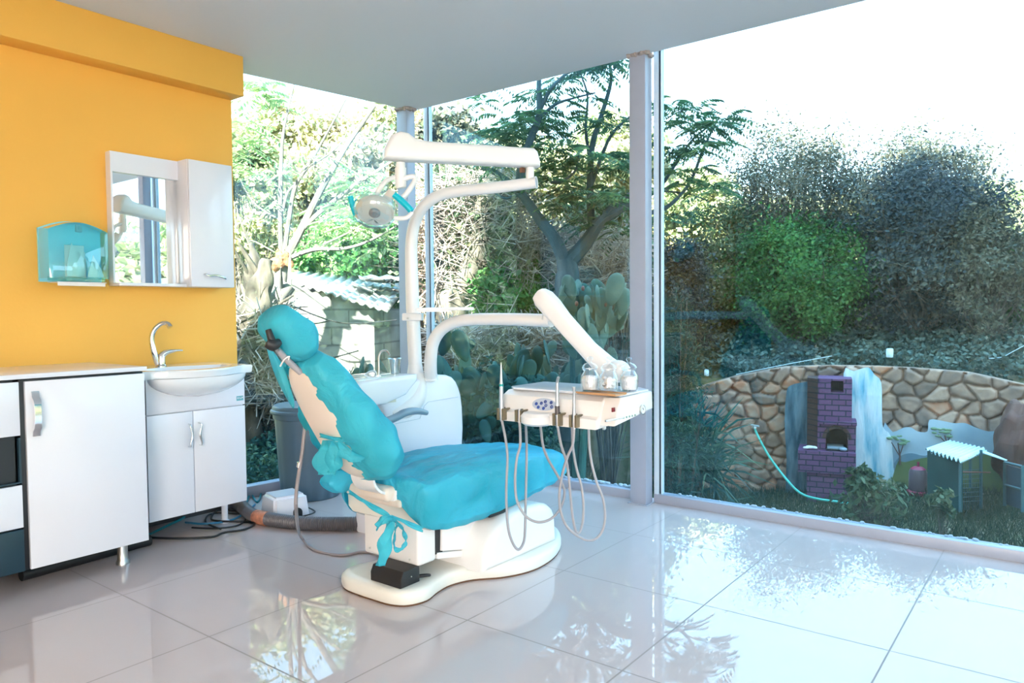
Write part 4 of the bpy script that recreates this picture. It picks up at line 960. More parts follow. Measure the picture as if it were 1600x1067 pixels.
P = np.concatenate([scatter(42000, -8, 70, 16.5, 44, .6), scatter(14000, 70, 176, 8, 30, .6), scatter(9000, -75, -8, 14, 34, .6)]); n = len(P); P[:, 2] += (1.5*NS.random(n)**1.4)*(.6+.5*vnoise(P[:, 0], P[:, 1], 1.2)).clip(.15, 1.6)
Vv, Ff = leaf_quads(P, unit_rand(n, .3), np.where(np.arange(n) < 41000, .22, .5), np.where(np.arange(n) < 41000, .13, .32)); tag(bigmesh('hillside_scrub', Vv, Ff, G_HILL), 'sunlit yellow-green scrub covering the hillside', 'scrub', kind='stuff')

# ---- garden wall of boulders
def px2az(px): v = ray(px, 490); return math.atan2(v.y, v.x)
wall_top = [(1040, 622), (1067, 614), (1110, 600), (1150, 588), (1227, 573), (1300, 571), (1365, 572), (1430, 575), (1516, 582), (1600, 601), (1680, 618), (1800, 640), (2000, 660)]
DW = 12.75
def fwd(az, D): return D*math.cos(az-YAW)*math.cos(PITCH)
pxs = np.arange(1040, 2000, 1.6); azw = np.array([px2az(float(p)) for p in pxs])
ztop = np.interp(pxs, [a for a, _ in wall_top], [at(a, b_, 1).z*0+EYE+(at(a, b_, fwd(px2az(a), DW)).z-EYE) for a, b_ in wall_top])
nz = 128; zz = np.linspace(0, 1, nz)
ZZ = -2.05+(ztop[None, :]+2.05)*zz[:, None]; ARC = (azw*DW)[None, :]+0*ZZ
rs = np.random.default_rng(3); a0, a1 = ARC.min(), ARC.max(); cell = .27
gx = int((a1-a0)/cell)+3; gzn = int(2.4/ (cell*.78))+3
sx = a0-cell+(np.arange(gx)[None, :]+.5*(np.arange(gzn)[:, None] % 2)+rs.uniform(-.36, .36, (gzn, gx)))*cell
sz = -2.2+(np.arange(gzn)[:, None]+rs.uniform(-.34, .34, (gzn, gx)))*cell*.78
sx, sz = sx.ravel(), sz.ravel(); hs = rs.uniform(.6, 1.2, len(sx))
pts = np.stack([ARC.ravel(), ZZ.ravel()], 1); bulge = np.zeros(len(pts)); sid = np.zeros(len(pts), int)
for i in range(0, len(pts), 4000):
    q = pts[i:i+4000]; wq = q+.03*np.stack([np.sin(q[:, 1]*9+q[:, 0]*3), np.sin(q[:, 0]*8)], 1)
    d2 = (wq[:, :1]-sx)**2+((wq[:, 1:]-sz)*1.2)**2; o2 = np.argpartition(d2, 1, axis=1)[:, :2]; dd = np.sqrt(np.take_along_axis(d2, o2, 1)); srt = np.sort(dd, 1)
    e_ = np.clip((srt[:, 1]-srt[:, 0])/.09, 0, 1); first = np.where(dd[:, 0] < dd[:, 1], o2[:, 0], o2[:, 1])
    bulge[i:i+4000] = (1-(1-e_)**2.5)*.11*hs[first]; sid[i:i+4000] = first
bulge = bulge.reshape(ARC.shape)+.004*np.sin(ARC*23+3*np.sin(ZZ*9))*np.sin(ZZ*31-2*np.sin(ARC*7))
Dm = DW-bulge; AZ = azw[None, :]+0*ZZ; V = np.stack([Dm*np.cos(AZ), Dm*np.sin(AZ), ZZ], -1)
capV = np.stack([(DW+.45)*np.cos(azw), (DW+.45)*np.sin(azw), ztop-.02], -1); botV = np.stack([(DW+.45)*np.cos(azw), (DW+.45)*np.sin(azw), ztop*0-2.05], -1)
V = np.concatenate([V, capV[None], botV[None]], 0); idx = np.arange(V.shape[0]*V.shape[1]).reshape(V.shape[:2])
Q4 = np.stack([idx[:-1, :-1], idx[:-1, 1:], idx[1:, 1:], idx[1:, :-1]], -1).reshape(-1, 4)
def stone_material():
    m, n_, b_ = newmat('boulder_stone'); at_ = n_.nodes.new('ShaderNodeAttribute'); at_.attribute_name = 'stone'
    tcn = n_.nodes.new('ShaderNodeTexCoord'); t_ = n_.nodes.new('ShaderNodeTexNoise'); t_.inputs['Scale'].default_value = 5; t_.inputs['Detail'].default_value = 9; n_.links.new(tcn.outputs['Object'], t_.inputs['Vector'])
    r = n_.nodes.new('ShaderNodeValToRGB'); e = r.color_ramp.elements; e.new(.45); e.new(.7)
    for x, p_, c_ in zip(e, (0, .4, .65, 1), ((.13, .095, .08), (.34, .20, .14), (.52, .31, .21), (.50, .17, .075))): x.position = p_; x.color = (*c_, 1)
    ad = n_.nodes.new('ShaderNodeMath'); ad.operation = 'MULTIPLY_ADD'; ad.inputs[1].default_value = 1.1; n_.links.new(t_.outputs[0], ad.inputs[0])
    sb = n_.nodes.new('ShaderNodeMath'); sb.operation = 'MULTIPLY_ADD'; sb.inputs[1].default_value = .7; sb.inputs[2].default_value = -.36; n_.links.new(at_.outputs['Fac'], sb.inputs[0]); n_.links.new(sb.outputs[0], ad.inputs[2])
    n_.links.new(ad.outputs[0], r.inputs[0]); n_.links.new(r.outputs[0], b_.inputs['Base Color']); b_.inputs['Roughness'].default_value = .9
    bp = n_.nodes.new('ShaderNodeBump'); bp.inputs['Strength'].default_value = .6; bp.inputs['Distance'].default_value = .03; n_.links.new(t_.outputs[0], bp.inputs['Height']); n_.links.new(bp.outputs[0], b_.inputs['Normal'])
    return m
sw = bigmesh('stone_wall', V.reshape(-1, 3), Q4, stone_material(), smooth=True)
at_ = sw.data.attributes.new('stone', 'FLOAT', 'POINT'); val = np.concatenate([rs.random(len(sx))[sid], np.full(2*len(azw), .3)]).astype(np.float32); at_.data.foreach_set('value', val)
tag(sw, 'rough boulder retaining wall at the back of the sunken garden', 'stone wall')

# ---- painted plaster on the wall: outlines seen in the photograph, given real thickness and set against the stones
def plaster(pts, d, th, m, name='painted_plaster', parent=None, wav=.0):
    bm = bmesh.new(); P2 = smooth_poly(pts, 3)
    fr = [bm.verts.new(at(x, y, fwd(px2az(x), d))) for x, y in P2]; f = bm.faces.new(fr)
    back = [bm.verts.new(at(x, y, fwd(px2az(x), d+th))+Vector((0, 0, 0))) for x, y in P2]; n_ = len(P2)
    for i in range(n_): bm.faces.new((fr[i], back[i], back[(i+1) % n_], fr[(i+1) % n_]))
    bmesh.ops.recalc_face_normals(bm, faces=bm.faces)
    return MB().bm(bm, False).build(name, m, parent)
def fall_mat(name, cols, sc=1.6):
    return ramp_mat(name, cols, sc, 6, .75, .7, .05, (2.2, 2.2, .45))
tag(plaster([(1229, 612), (1236, 602), (1252, 598), (1268, 600), (1272, 640), (1274, 700), (1268, 780), (1266, 790), (1230, 788), (1229, 720), (1226, 660)], 12.55, .35, fall_mat('fall_grey', [(.03, .08, .11), (.09, .16, .20), (.16, .24, .28), (.22, .30, .35)], 4)), 'grey-blue painted plaster waterfall left of the brick barbecue', 'painted plaster')
wf = plaster([(1318, 584), (1334, 580), (1356, 574), (1366, 585), (1377, 598), (1378, 640), (1380, 668), (1392, 682), (1396, 730), (1398, 775), (1325, 790), (1328, 700)], 12.50, .38, fall_mat('fall_white', [(.14, .42, .55), (.38, .60, .68), (.64, .72, .75), (.74, .78, .80)], 3.5)); tag(wf, 'white and light blue painted plaster waterfall right of the brick barbecue', 'painted plaster')
SKYP = ramp_mat('mural_sky', [(.16, .26, .34), (.30, .40, .46), (.46, .53, .57)], 1.1, 5, .8, .2, .02)
mu = plaster([(1380, 668), (1395, 675), (1412, 668), (1424, 668), (1434, 674), (1449, 674), (1452, 656), (1470, 657), (1490, 661), (1508, 661), (1525, 668), (1545, 674), (1572, 674), (1578, 700), (1580, 812), (1395, 812)], 12.52, .36, SKYP, 'garden_mural'); tag(mu, 'painted mural of sky and field on the lower garden wall', 'mural')
FIELD = ramp_mat('mural_field', [(.04, .12, .09), (.12, .17, .06), (.18, .20, .07)], .9, 4, .85, .2, .02)
plaster([(1400, 728), (1415, 722), (1440, 716), (1470, 712), (1520, 712), (1577, 716), (1577, 810), (1400, 810)], 12.49, .02, FIELD, 'painted_field', mu)
HILLB = ramp_mat('mural_bluehill', [(.13, .22, .28), (.2, .29, .34)], 2, 4, .85, 0)
plaster([(1400, 728), (1408, 712), (1425, 708), (1445, 712), (1470, 704), (1500, 706), (1540, 708), (1577, 712), (1577, 720), (1470, 716)], 12.50, .015, HILLB, 'painted_hill', mu)
TREEB = mat('mural_brown', (.10, .05, .04), .9); TREEG = mat('mural_green', (.20, .30, .17), .9)
for tx, ty, bx_, by_ in ((1403, 688, 1406, 726), (1476, 676, 1480, 700)):
    b = MB(); dd = 12.47; A = lambda x, y: at(x, y, fwd(px2az(x), dd))
    b.tube([A(bx_, by_), A(bx_, (by_+ty)/2+4), A(tx, ty+4)], [.014, .011, .008], 6).tube([A(bx_, (by_+ty)/2+6), A(tx-10, ty+3)], .007, 6).tube([A(bx_, (by_+ty)/2+4), A(tx+10, ty+2)], .007, 6)
    pt = b.build('painted_tree', TREEB, mu); b = MB(); random.seed(int(tx))
    for k in range(16):
        c = A(tx+random.uniform(-17, 17), ty+random.uniform(-7, 6)); b.bm(sph(c, random.uniform(.025, .05), 5, (.35, 1, .5)))
    b.build('painted_leaves', TREEG, pt)
rk = MB().bm(sph((0, 0, 0), 1, 18))
c = at(1596, 700, fwd(px2az(1596), 12.2)); rk.v = [tuple(Vector(c)+Vector((v[0]*.5, v[1]*.34, v[2]*.62))*(1+.09*math.sin(v[0]*7+v[2]*9)+.08*math.sin(v[1]*11+v[2]*5))) for v in rk.v]
tag(rk.build('painted_rock', ramp_mat('rock_paint', [(.03, .02, .02), (.12, .05, .04), (.18, .09, .07)], 2.5, 6, .85, .8, .05, (1, 1, .4)), sub=1), 'reddish-brown painted rock bulge at the right end of the mural', 'rock')

# ---- barbecue
def brick_mat(name, c1, c2, mort):
    m, n_, b_ = newmat(name); tcn = n_.nodes.new('ShaderNodeTexCoord'); s_ = n_.nodes.new('ShaderNodeSeparateXYZ'); cb_ = n_.nodes.new('ShaderNodeCombineXYZ')
    n_.links.new(tcn.outputs['Object'], s_.inputs[0]); ad = n_.nodes.new('ShaderNodeMath'); n_.links.new(s_.outputs[0], ad.inputs[0]); n_.links.new(s_.outputs[1], ad.inputs[1])
    n_.links.new(ad.outputs[0], cb_.inputs[0]); n_.links.new(s_.outputs[2], cb_.inputs[1])
    t_ = n_.nodes.new('ShaderNodeTexBrick'); n_.links.new(cb_.outputs[0], t_.inputs['Vector'])
    t_.inputs['Scale'].default_value = 1; t_.inputs['Brick Width'].default_value = .19; t_.inputs['Row Height'].default_value = .083; t_.inputs['Mortar Size'].default_value = .009
    t_.inputs['Color1'].default_value = (*c1, 1); t_.inputs['Color2'].default_value = (*c2, 1); t_.inputs['Mortar'].default_value = (*mort, 1); t_.inputs['Mortar Smooth'].default_value = .2
    n_.links.new(t_.outputs['Color'], b_.inputs['Base Color']); b_.inputs['Roughness'].default_value = .8
    bp = n_.nodes.new('ShaderNodeBump'); bp.inputs['Strength'].default_value = .8; bp.inputs['Distance'].default_value = .02; bp.invert = True
    n_.links.new(t_.outputs['Fac'], bp.inputs['Height']); n_.links.new(bp.outputs[0], b_.inputs['Normal'])
    return m
BRK = brick_mat('purple_brick', (.13, .045, .12), (.17, .065, .15), (.02, .022, .045)); BRK2 = brick_mat('brown_brick', (.075, .032, .028), (.09, .04, .032), (.02, .015, .02))
SOOT = mat('soot', (.015, .014, .016), .9)
bd = 12.05; bc = at(1297, 783, fwd(px2az(1297), bd)); ba = px2az(1297)
bbq = thing('brick_barbecue', 'purple painted brick barbecue with arched firebox against the garden wall', 'barbecue', (bc.x, bc.y, -1.78))
u = fwd(px2az(1297), bd)/F   # metres per pixel at the barbecue
def BM(): return Matrix.Translation((bc.x, bc.y, -1.78)) @ Matrix.Rotation(ba-math.pi/2, 4, 'Z')
def bp_(name, m, fn, par=bbq):
    o_ = MB(); fn(o_); o_ = o_.build(name, m); o_.matrix_world = BM(); o_.parent = par; o_.matrix_parent_inverse = Matrix.Translation(bbq.location).inverted() if par is bbq else par.matrix_world.inverted(); return o_
def X(px): return (px-1297)*u
def Z(py): return (789.5-py)*u
bp_('base', BRK, lambda s: s.box((X(1263), 0, -.05), (X(1333), .75, Z(738))))
bp_('ledge', BRK, lambda s: s.box((X(1250), -.04, Z(740)), (X(1333), .75, Z(706))))
# firebox with arched opening
def arch(s):
    o_ = [(X(1278), Z(706)), (X(1278), Z(662)), (X(1333), Z(662)), (X(1333), Z(706)), (X(1322), Z(706)), (X(1322), Z(686))]
    o_ += [(X(1306)+X(1313)*math.cos(math.pi*k/14), Z(686)+X(1315)*math.sin(math.pi*k/14)) for k in range(15)]
    o_ += [(X(1290), Z(686)), (X(1290), Z(706))]
    s.prism(o_, 1, .05, .75)
bp_('firebox', BRK, arch)
def archring(s):
    R_ = []
    for k in range(15):
        a = math.pi*k/14; R_.append([(X(1306)+r_*math.cos(a), y_, Z(686)+r_*math.sin(a)) for r_, y_ in ((X(1313), .03), (X(1318), .03), (X(1318), .06), (X(1313), .06))])
    s.loft(R_)
bp_('arch_ring', BRK2, archring)
bp_('firebox_back', SOOT, lambda s: s.box((X(1289), .5, Z(707)), (X(1323), .55, Z(668))).box((X(1289), .06, Z(706)), (X(1323), .5, Z(704))))
bp_('chimney', BRK, lambda s: s.box((X(1278), .08, Z(664)), (X(1327), .70, Z(614))).box((X(1278), .08, Z(596)), (X(1327), .70, Z(593))).box((X(1278), .08, Z(615)), (X(1297), .70, Z(595))).box((X(1315), .08, Z(615)), (X(1327), .70, Z(595))).box((X(1278), .45, Z(615)), (X(1327), .70, Z(595))))
bp_('chimney_hole', SOOT, lambda s: s.box((X(1296), .40, Z(613)), (X(1316), .449, Z(598))))
bp_('shoulder', BRK, lambda s: s.box((X(1281), .0, Z(664)), (X(1334), .72, Z(659)), .006))
bp_('side_flue', BRK2, lambda s: s.prism([(X(1262), .30), (X(1279), .10), (X(1279), .70), (X(1262), .70)], 2, Z(706), Z(594)))
ch = MB(); 
def debris(s):
    random.seed(2)
    for k in range(7): s.bm(sph((X(1268)+random.uniform(-.07, .07), .05+random.uniform(-.03, .05), Z(704)+random.uniform(0, .03)), random.uniform(.025, .045), 5, (1.4, 1, .6)))
gp = MB(); debris(gp); gp = gp.build('paper_scraps', PAPER); gp.matrix_world = BM(); tag(gp, 'crumpled white scraps lying on the barbecue ledge', 'scraps', kind='stuff')
gp = MB().box((X(1292), .1, Z(704)), (X(1316), .4, Z(700)), .01).bm(sph((X(1315), .06, Z(702)), .045, 6, (1.3, 1, .7))).build('ash_tray', mat('ash', (.35, .42, .48), .8)); gp.matrix_world = BM(); tag(gp, 'grey ash tray lying inside the barbecue firebox', 'ash tray')

# ---- chicken hutch with corrugated roof, feeder, cage
hd = 10.9; HUTG = ramp_mat('hutch_green', [(.01, .06, .055), (.02, .09, .08)], 1.5, 4, .6, .1)
def hm(px, py, d=hd): return at(px, py, fwd(px2az(px), d))
hut = thing('animal_hutch', 'teal-green animal hutch with white corrugated roof in the garden', 'hutch', tuple(hm(1490, 800)))
f0 = hm(1500, 722, 10.7); ridge = hm(1538, 700, 11.6)
def panel(pts, d, th, m, name, par):
    bm = bmesh.new(); a = [bm.verts.new(hm(x, y, dd)) for (x, y), dd in zip(pts, d)]; bm.faces.new(a)
    nn = (a[1].co-a[0].co).cross(a[2].co-a[0].co).normalized()*th; c_ = [bm.verts.new(v.co+nn) for v in a]; bm.faces.new(c_[::-1])
    for i in range(len(a)): bm.faces.new((a[i], c_[i], c_[(i+1) % len(a)], a[(i+1) % len(a)]))
    bmesh.ops.recalc_face_normals(bm, faces=bm.faces); return MB().bm(bm, False).build(name, m, par)
panel([(1449, 704), (1500, 718), (1500, 800), (1449, 786)], (11.6, 10.6, 10.6, 11.6), .03, HUTG, 'side_panel', hut)
WIRE = mat('hutch_wire', (.05, .13, .14), .6)
def wires(pts_pairs, d, r, m, name, par):
    b = MB()
    for (x0, y0, d0_), (x1, y1, d1_) in pts_pairs: b.tube([hm(x0, y0, d0_), hm(x1, y1, d1_)], r, 5)
    return b.build(name, m, par)
for (x, y0, y1, d_c) in ((1500, 718, 800, 10.6), (1533, 703, 795, 11.1), (1516, 708, 762, 11.0)):
    wires([((x, y0, d_c), (x, y1, d_c))], 0, .018, WIRE, 'post', hut)
wires([((1500, 737, 10.6), (1547, 738, 11.3))], 0, .010, mat('rusty_bar', (.25, .10, .08), .7), 'crossbar', hut)
mesh_pairs = [((1501+i*3.2, 719-i*1.2, 10.6+.05*i), (1501+i*3.2, 797, 10.6+.05*i)) for i in range(1, 10)]+[((1501, 735+i*7, 10.6), (1533, 733+i*7, 11.1)) for i in range(8)]
wires(mesh_pairs, 0, .0035, WIRE, 'wire_mesh', hut)
b = MB(); e0, e1, e2, e3 = hm(1446, 703, 11.7), hm(1484, 690, 12.2), hm(1542, 703, 11.5), hm(1503, 721, 10.4); nn = 72; g0, g1 = [], []
for i in range(nn+1):
    f = i/nn; w_ = .028*math.sin(f*9*2*math.pi)
    for L_, (p, q_) in ((g0, (e0, e3)), (g1, (e1, e2))): L_.append(p.lerp(q_, f)+Vector((0, 0, w_)))
b.loft([g0, g1], closed=False).build('roof', mat('white_sheet', (.66, .80, .84), .5), hut, solid=.008)
panel([(1538, 704), (1576, 718), (1572, 719), (1536, 707)], (11.5, 12.3, 11.2, 10.8), .01, mat('white_sheet_rear', (.6, .74, .78), .5), 'rear_roof', hut)
cage = thing('dog_cage', 'dark framed wire cage at the right edge of the garden', 'cage', tuple(hm(1585, 800, 10.2)))
panel([(1572, 726), (1597, 733), (1597, 796), (1572, 788)], (11.2, 10.2, 10.2, 11.2), .02, mat('cage_dark', (.03, .05, .07), .7), 'side_panel', cage)
for x, y0, y1, d_c in ((1570, 722, 790, 11.2), (1598, 729, 800, 10.2), (1640, 735, 805, 10.6)): wires([((x, y0, d_c), (x, y1, d_c))], 0, .02, WIRE, 'post', cage)
wires([((1570, 722, 11.2), (1598, 729, 10.2))], 0, .018, WIRE, 'rail', cage); wires([((1598, 729, 10.2), (1640, 735, 10.6))], 0, .018, WIRE, 'rail', cage); wires([((1570, 757, 11.2), (1598, 765, 10.2))], 0, .015, WIRE, 'rail', cage)
fd = hm(1434, 777, 12.0); fd.z = gz(fd.x, fd.y)+.01; feed = thing('poultry_feeder', 'translucent grey poultry feeder with pink base beside the hutch', 'feeder', tuple(fd))
PINK = mat('pink_plastic', (.35, .02, .07), .4)
MB().lathe([(0, 0), (.13, 0), (.145, .05), (.13, .06), (.06, .07)], tuple(fd), 20).build('base', PINK, feed)
MB().lathe([(.11, .06), (.12, .10), (.12, .32), (.10, .37), (.0, .39)], tuple(fd), 20).build('jar', mat('smoked_plastic', (.15, .10, .12), .3), feed)
MB().lathe([(.10, .37), (.06, .40), (.0, .41)], tuple(fd), 20).tube([fd+Vector((0, 0, .40)), fd+Vector((0, 0, .47))], .015, 8).build('cap', PINK, feed)
# hose, nail, lamps, wire
HG = mat('green_hose', (.10, .55, .42), .4)
tag(MB().tube([hm(1178, 667, 12.3), hm(1186, 685, 12.2), hm(1203, 715, 12.1), hm(1228, 748, 11.9), hm(1250, 770, 11.5), hm(1275, 779, 11.3), hm(1310, 784, 11.2), hm(1345, 789, 11.2)], .018, 8, 5).build('garden_hose', HG), 'light green garden hose hanging from the wall to the lawn', 'hose')
tag(MB().tube([hm(1176, 668, 12.55), hm(1180, 668, 12.2)], .02, 8).tube([hm(1174, 664, 12.3), hm(1186, 666, 12.2)], .015, 6).build('hose_tap', mat('tap_metal', (.6, .62, .6), .4, .6)), 'garden tap on the boulder wall where the hose starts', 'tap')
for px, py, w_, lab in ((1390, 552, 9, 'white box lamp on the ivy bank above the boulder wall'), (1104, 583, 7, 'small pale box lamp among the ivy near the window post')):
    c = hm(px, py, 13.5); s_ = w_*.5*13.5/F
    tag(MB().xf(Matrix.Translation(c) @ Matrix.Rotation(px2az(px)-math.pi/2, 4, 'Z'), lambda s: s.box((-s_, -.05, -s_*1.3), (s_, .3, s_*1.3), .02).box((-s_*.5, -.055, -s_*.7), (s_*.5, -.04, s_*.7), .01)).build('garden_lamp', mat('lamp_white', (.75, .85, .88), .4)), lab, 'garden lamp')
tag(MB().tube([hm(1150, 585, 12.7), hm(1230, 569, 12.9), hm(1300, 556, 13.2)], .005, 6, 4).build('overhead_wire', mat('pale_wire', (.6, .7, .72), .5)), 'pale wire running above the left part of the boulder wall', 'wire')
tag(MB().tube([hm(1545, 560, 14), hm(1565, 558, 14), hm(1585, 548, 14), hm(1604, 538, 14)], .006, 6, 4).build('pale_branch', mat('pale_wire_b', (.6, .7, .72), .5)), 'pale thin branch lying over the ivy at the right', 'branch')

# ---- trees and bushes beyond the garden
def shrub_at(name, label, cat, px, py, d, wpx, hpx, n, L, Wd, m, **kw):
    dd = fwd(px2az(px), d); c = at(px, py, dd); k = dd/F
    return bush(name, label, cat, c, (wpx*k, wpx*k*.8, hpx*k), n, L, Wd, m, **kw)
TG = 'trees on the bank above the boulder wall'
shrub_at('leafy_tree', 'bright green small-leaved tree above the barbecue', 'tree', 1255, 440, 15.6, 108, 82, 26000, .075, .05, G_BRIGHT, group=TG, k=90)
shrub_at('leafy_tree', 'dull green sparse tree between the window post and the bright green tree', 'tree', 1130, 430, 16.6, 75, 95, 14000, .08, .05, G_MID, group=TG, k=80)
shrub_at('leafy_tree', 'grey-green thin-leaved tree rising behind the bright green tree', 'tree', 1235, 310, 17.6, 115, 92, 20000, .09, .035, G_OLIVE, group=TG, k=110, stems=110)
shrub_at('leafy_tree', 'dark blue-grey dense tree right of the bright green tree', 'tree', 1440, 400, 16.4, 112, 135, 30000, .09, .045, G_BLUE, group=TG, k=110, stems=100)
shrub_at('leafy_tree', 'olive-grey feathery tree crown at the top right of the grove', 'tree', 1425, 315, 18.2, 120, 92, 18000, .09, .035, G_OLIVE, group=TG, k=110, stems=120)
shrub_at('leafy_tree', 'brownish tree behind the right end of the boulder wall', 'tree', 1545, 430, 15.5, 62, 110, 12000, .08, .04, G_OLIVE, group=TG, k=70)
shrub_at('leafy_tree', 'fresh green bush cut by the right edge of the picture', 'bush', 1610, 440, 16.5, 46, 62, 8000, .10, .07, G_BRIGHT, group=TG, k=40)
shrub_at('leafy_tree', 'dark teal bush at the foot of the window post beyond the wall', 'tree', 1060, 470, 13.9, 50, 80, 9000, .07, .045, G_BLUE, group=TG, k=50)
# near plants under the big pane
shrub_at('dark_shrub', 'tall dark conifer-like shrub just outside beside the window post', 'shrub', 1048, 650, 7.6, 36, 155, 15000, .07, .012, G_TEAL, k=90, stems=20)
yc_ = at(1085, 745, fwd(px2az(1085), 8.2)); t = thing('yucca', 'spiky yucca with narrow leaves beside the boulder wall', 'yucca', (yc_.x, yc_.y, gz(yc_.x, yc_.y))); base_ = np.array([yc_.x, yc_.y, yc_.z+.18])
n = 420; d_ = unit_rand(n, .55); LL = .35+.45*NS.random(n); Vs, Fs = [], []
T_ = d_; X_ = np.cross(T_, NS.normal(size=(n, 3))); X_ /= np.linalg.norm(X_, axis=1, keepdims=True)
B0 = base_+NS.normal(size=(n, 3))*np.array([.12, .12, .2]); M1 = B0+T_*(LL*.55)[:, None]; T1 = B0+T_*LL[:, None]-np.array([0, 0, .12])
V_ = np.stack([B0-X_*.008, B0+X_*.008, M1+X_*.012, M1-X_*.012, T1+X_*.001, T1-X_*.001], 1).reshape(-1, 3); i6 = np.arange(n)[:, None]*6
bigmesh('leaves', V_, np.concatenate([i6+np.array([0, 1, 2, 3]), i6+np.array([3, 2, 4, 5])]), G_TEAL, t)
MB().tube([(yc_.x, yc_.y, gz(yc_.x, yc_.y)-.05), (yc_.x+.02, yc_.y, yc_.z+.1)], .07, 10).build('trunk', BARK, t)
shrub_at('young_shrub', 'open young shrub with glossy leaves in front of the waterfall', 'shrub', 1362, 783, 9.4, 58, 30, 430, .12, .05, G_MID, k=40, stems=40, shell=.4)
shrub_at('young_shrub', 'upright leafy shoot standing before the barbecue base', 'shrub', 1345, 757, 9.3, 22, 26, 420, .10, .05, G_MID, k=22, stems=16, shell=.3)
shrub_at('young_shrub', 'low yellowish shoot in front of the hutch', 'shrub', 1472, 785, 9.4, 20, 24, 320, .09, .05, G_MID, k=16, stems=14, shell=.3)

# ---- branching trees
def limb(b, pts, r0_, r1_, n=8): 
    m_ = len(pts); b.tube(pts, [r0_+(r1_-r0_)*i/(m_-1) for i in range(m_)], n, 4); return b
def fronds(centers, L, m, parent, pairs=8, name='foliage', dr=.35, lf=.075, per=7):
    C, T = [], []
    for c in centers:
        for k in range(per):
            a = NS.uniform(0, 6.28); T.append([math.cos(a), math.sin(a), NS.uniform(-.25, .45)]); C.append(c)
    C = np.array(C, float); T = np.array(T); T /= np.linalg.norm(T, axis=1, keepdims=True); side = np.cross(T, [0, 0, 1.]); side /= np.linalg.norm(side, axis=1, keepdims=True)+1e-9
    LL = L*(.6+.6*NS.random(len(C)))[:, None]; VV = []; 
    for i in range(pairs):
        f = .18+.82*i/(pairs-1); o_ = C+T*LL*f-np.array([0, 0, 1.])*LL*dr*f*f
        for sg in (-1, 1):
            d_ = side*sg*.85+T*.35-np.array([0, 0, .45]); d_ /= np.linalg.norm(d_, axis=1, keepdims=True); l_ = lf*(.7+.6*NS.random(len(C)))[:, None]
            w_ = T*l_*.17; VV.append(np.stack([o_, o_+d_*l_*.45+w_, o_+d_*l_, o_+d_*l_*.45-w_], 1))
    V_ = np.concatenate(VV).reshape(-1, 3); return bigmesh(name, V_, np.arange(len(V_)).reshape(-1, 4), m, parent)
def pxd(l, d): return [at(x, y, d+(dd[0] if dd else 0)) for x, y, *dd in l]
dT = 7.6; base_ = at(886, 470, dT)
t = thing('feather_leaved_tree', 'forked tree with feathery leaves behind the middle pane', 'tree', (base_.x, base_.y, gz(base_.x, base_.y)))
b = MB()
limb(b, [Vector((base_.x, base_.y, gz(base_.x, base_.y)-.1))]+pxd([(886, 470), (888, 430), (884, 405)], dT), .15, .10, 10)
limb(b, pxd([(882, 410), (868, 375), (845, 345), (820, 310), (800, 290), (775, 270), (752, 262)], dT), .075, .022)
limb(b, pxd([(890, 408), (915, 380), (935, 350), (955, 335), (980, 322), (1010, 315, .2)], dT), .085, .03)
limb(b, pxd([(935, 352), (955, 325), (985, 305, .2), (1030, 300, .3), (1060, 285, .3)], dT), .05, .015)
limb(b, pxd([(812, 300), (815, 260), (830, 215), (842, 180), (842, 130), (845, 95)], dT-.3), .05, .018)
limb(b, pxd([(842, 175), (860, 140), (885, 115), (905, 100)], dT-.3), .025, .01)
limb(b, pxd([(838, 190), (865, 165), (890, 155), (930, 145)], dT-.3), .02, .007)
limb(b, pxd([(925, 365), (922, 300), (925, 230), (940, 180), (955, 125), (950, 90)], dT+.2), .045, .012)
limb(b, pxd([(924, 290), (950, 220), (975, 190), (1010, 165)], dT+.2), .022, .008)
limb(b, pxd([(923, 260), (915, 200), (918, 150), (905, 110)], dT+.2), .02, .007)
limb(b, pxd([(860, 285), (880, 282), (900, 265), (905, 235)], dT), .02, .007)
limb(b, pxd([(975, 325), (1030, 330), (1075, 290, .3), (1100, 230, .3), (1120, 190, .3)], dT+.2), .03, .008)
limb(b, pxd([(1030, 295, .3), (1060, 250, .3), (1085, 215, .3), (1125, 185, .3)], dT+.2), .02, .007)
limb(b, pxd([(1030, 298, .3), (1075, 303, .3), (1110, 315, .3)], dT+.2), .014, .006)
limb(b, pxd([(812, 303), (790, 310), (770, 300)], dT), .02, .008)
b.build('trunk', BARKD, t)
cl = []
for x, y, s_, k in ((790, 180, 22, 5), (830, 165, 26, 6), (880, 140, 30, 6), (935, 115, 26, 5), (960, 105, 20, 4), (800, 215, 26, 7), (775, 205, 14, 4), (850, 215, 26, 5), (830, 245, 26, 6), (790, 240, 22, 5), (900, 190, 30, 4), (950, 190, 26, 4), (880, 235, 26, 5), (935, 245, 28, 6), (965, 250, 18, 4), (860, 270, 22, 4), (900, 300, 30, 6), (945, 300, 26, 5), (870, 320, 24, 4), (960, 350, 22, 4), (930, 330, 22, 4), (1050, 180, 22, 5), (1085, 185, 26, 5), (1120, 190, 18, 5), (1060, 230, 26, 5), (1095, 230, 26, 5), (1060, 280, 26, 5), (1105, 290, 18, 4), (1045, 330, 20, 3), (915, 105, 16, 3), (1040, 155, 14, 3), (760, 150, 14, 2)):
    for q in range(k): cl.append(at(x+NS.normal()*s_*.6, y+NS.normal()*s_*.5, dT+NS.normal()*.35))
fronds(cl, .30, G_FROND, t, per=6)
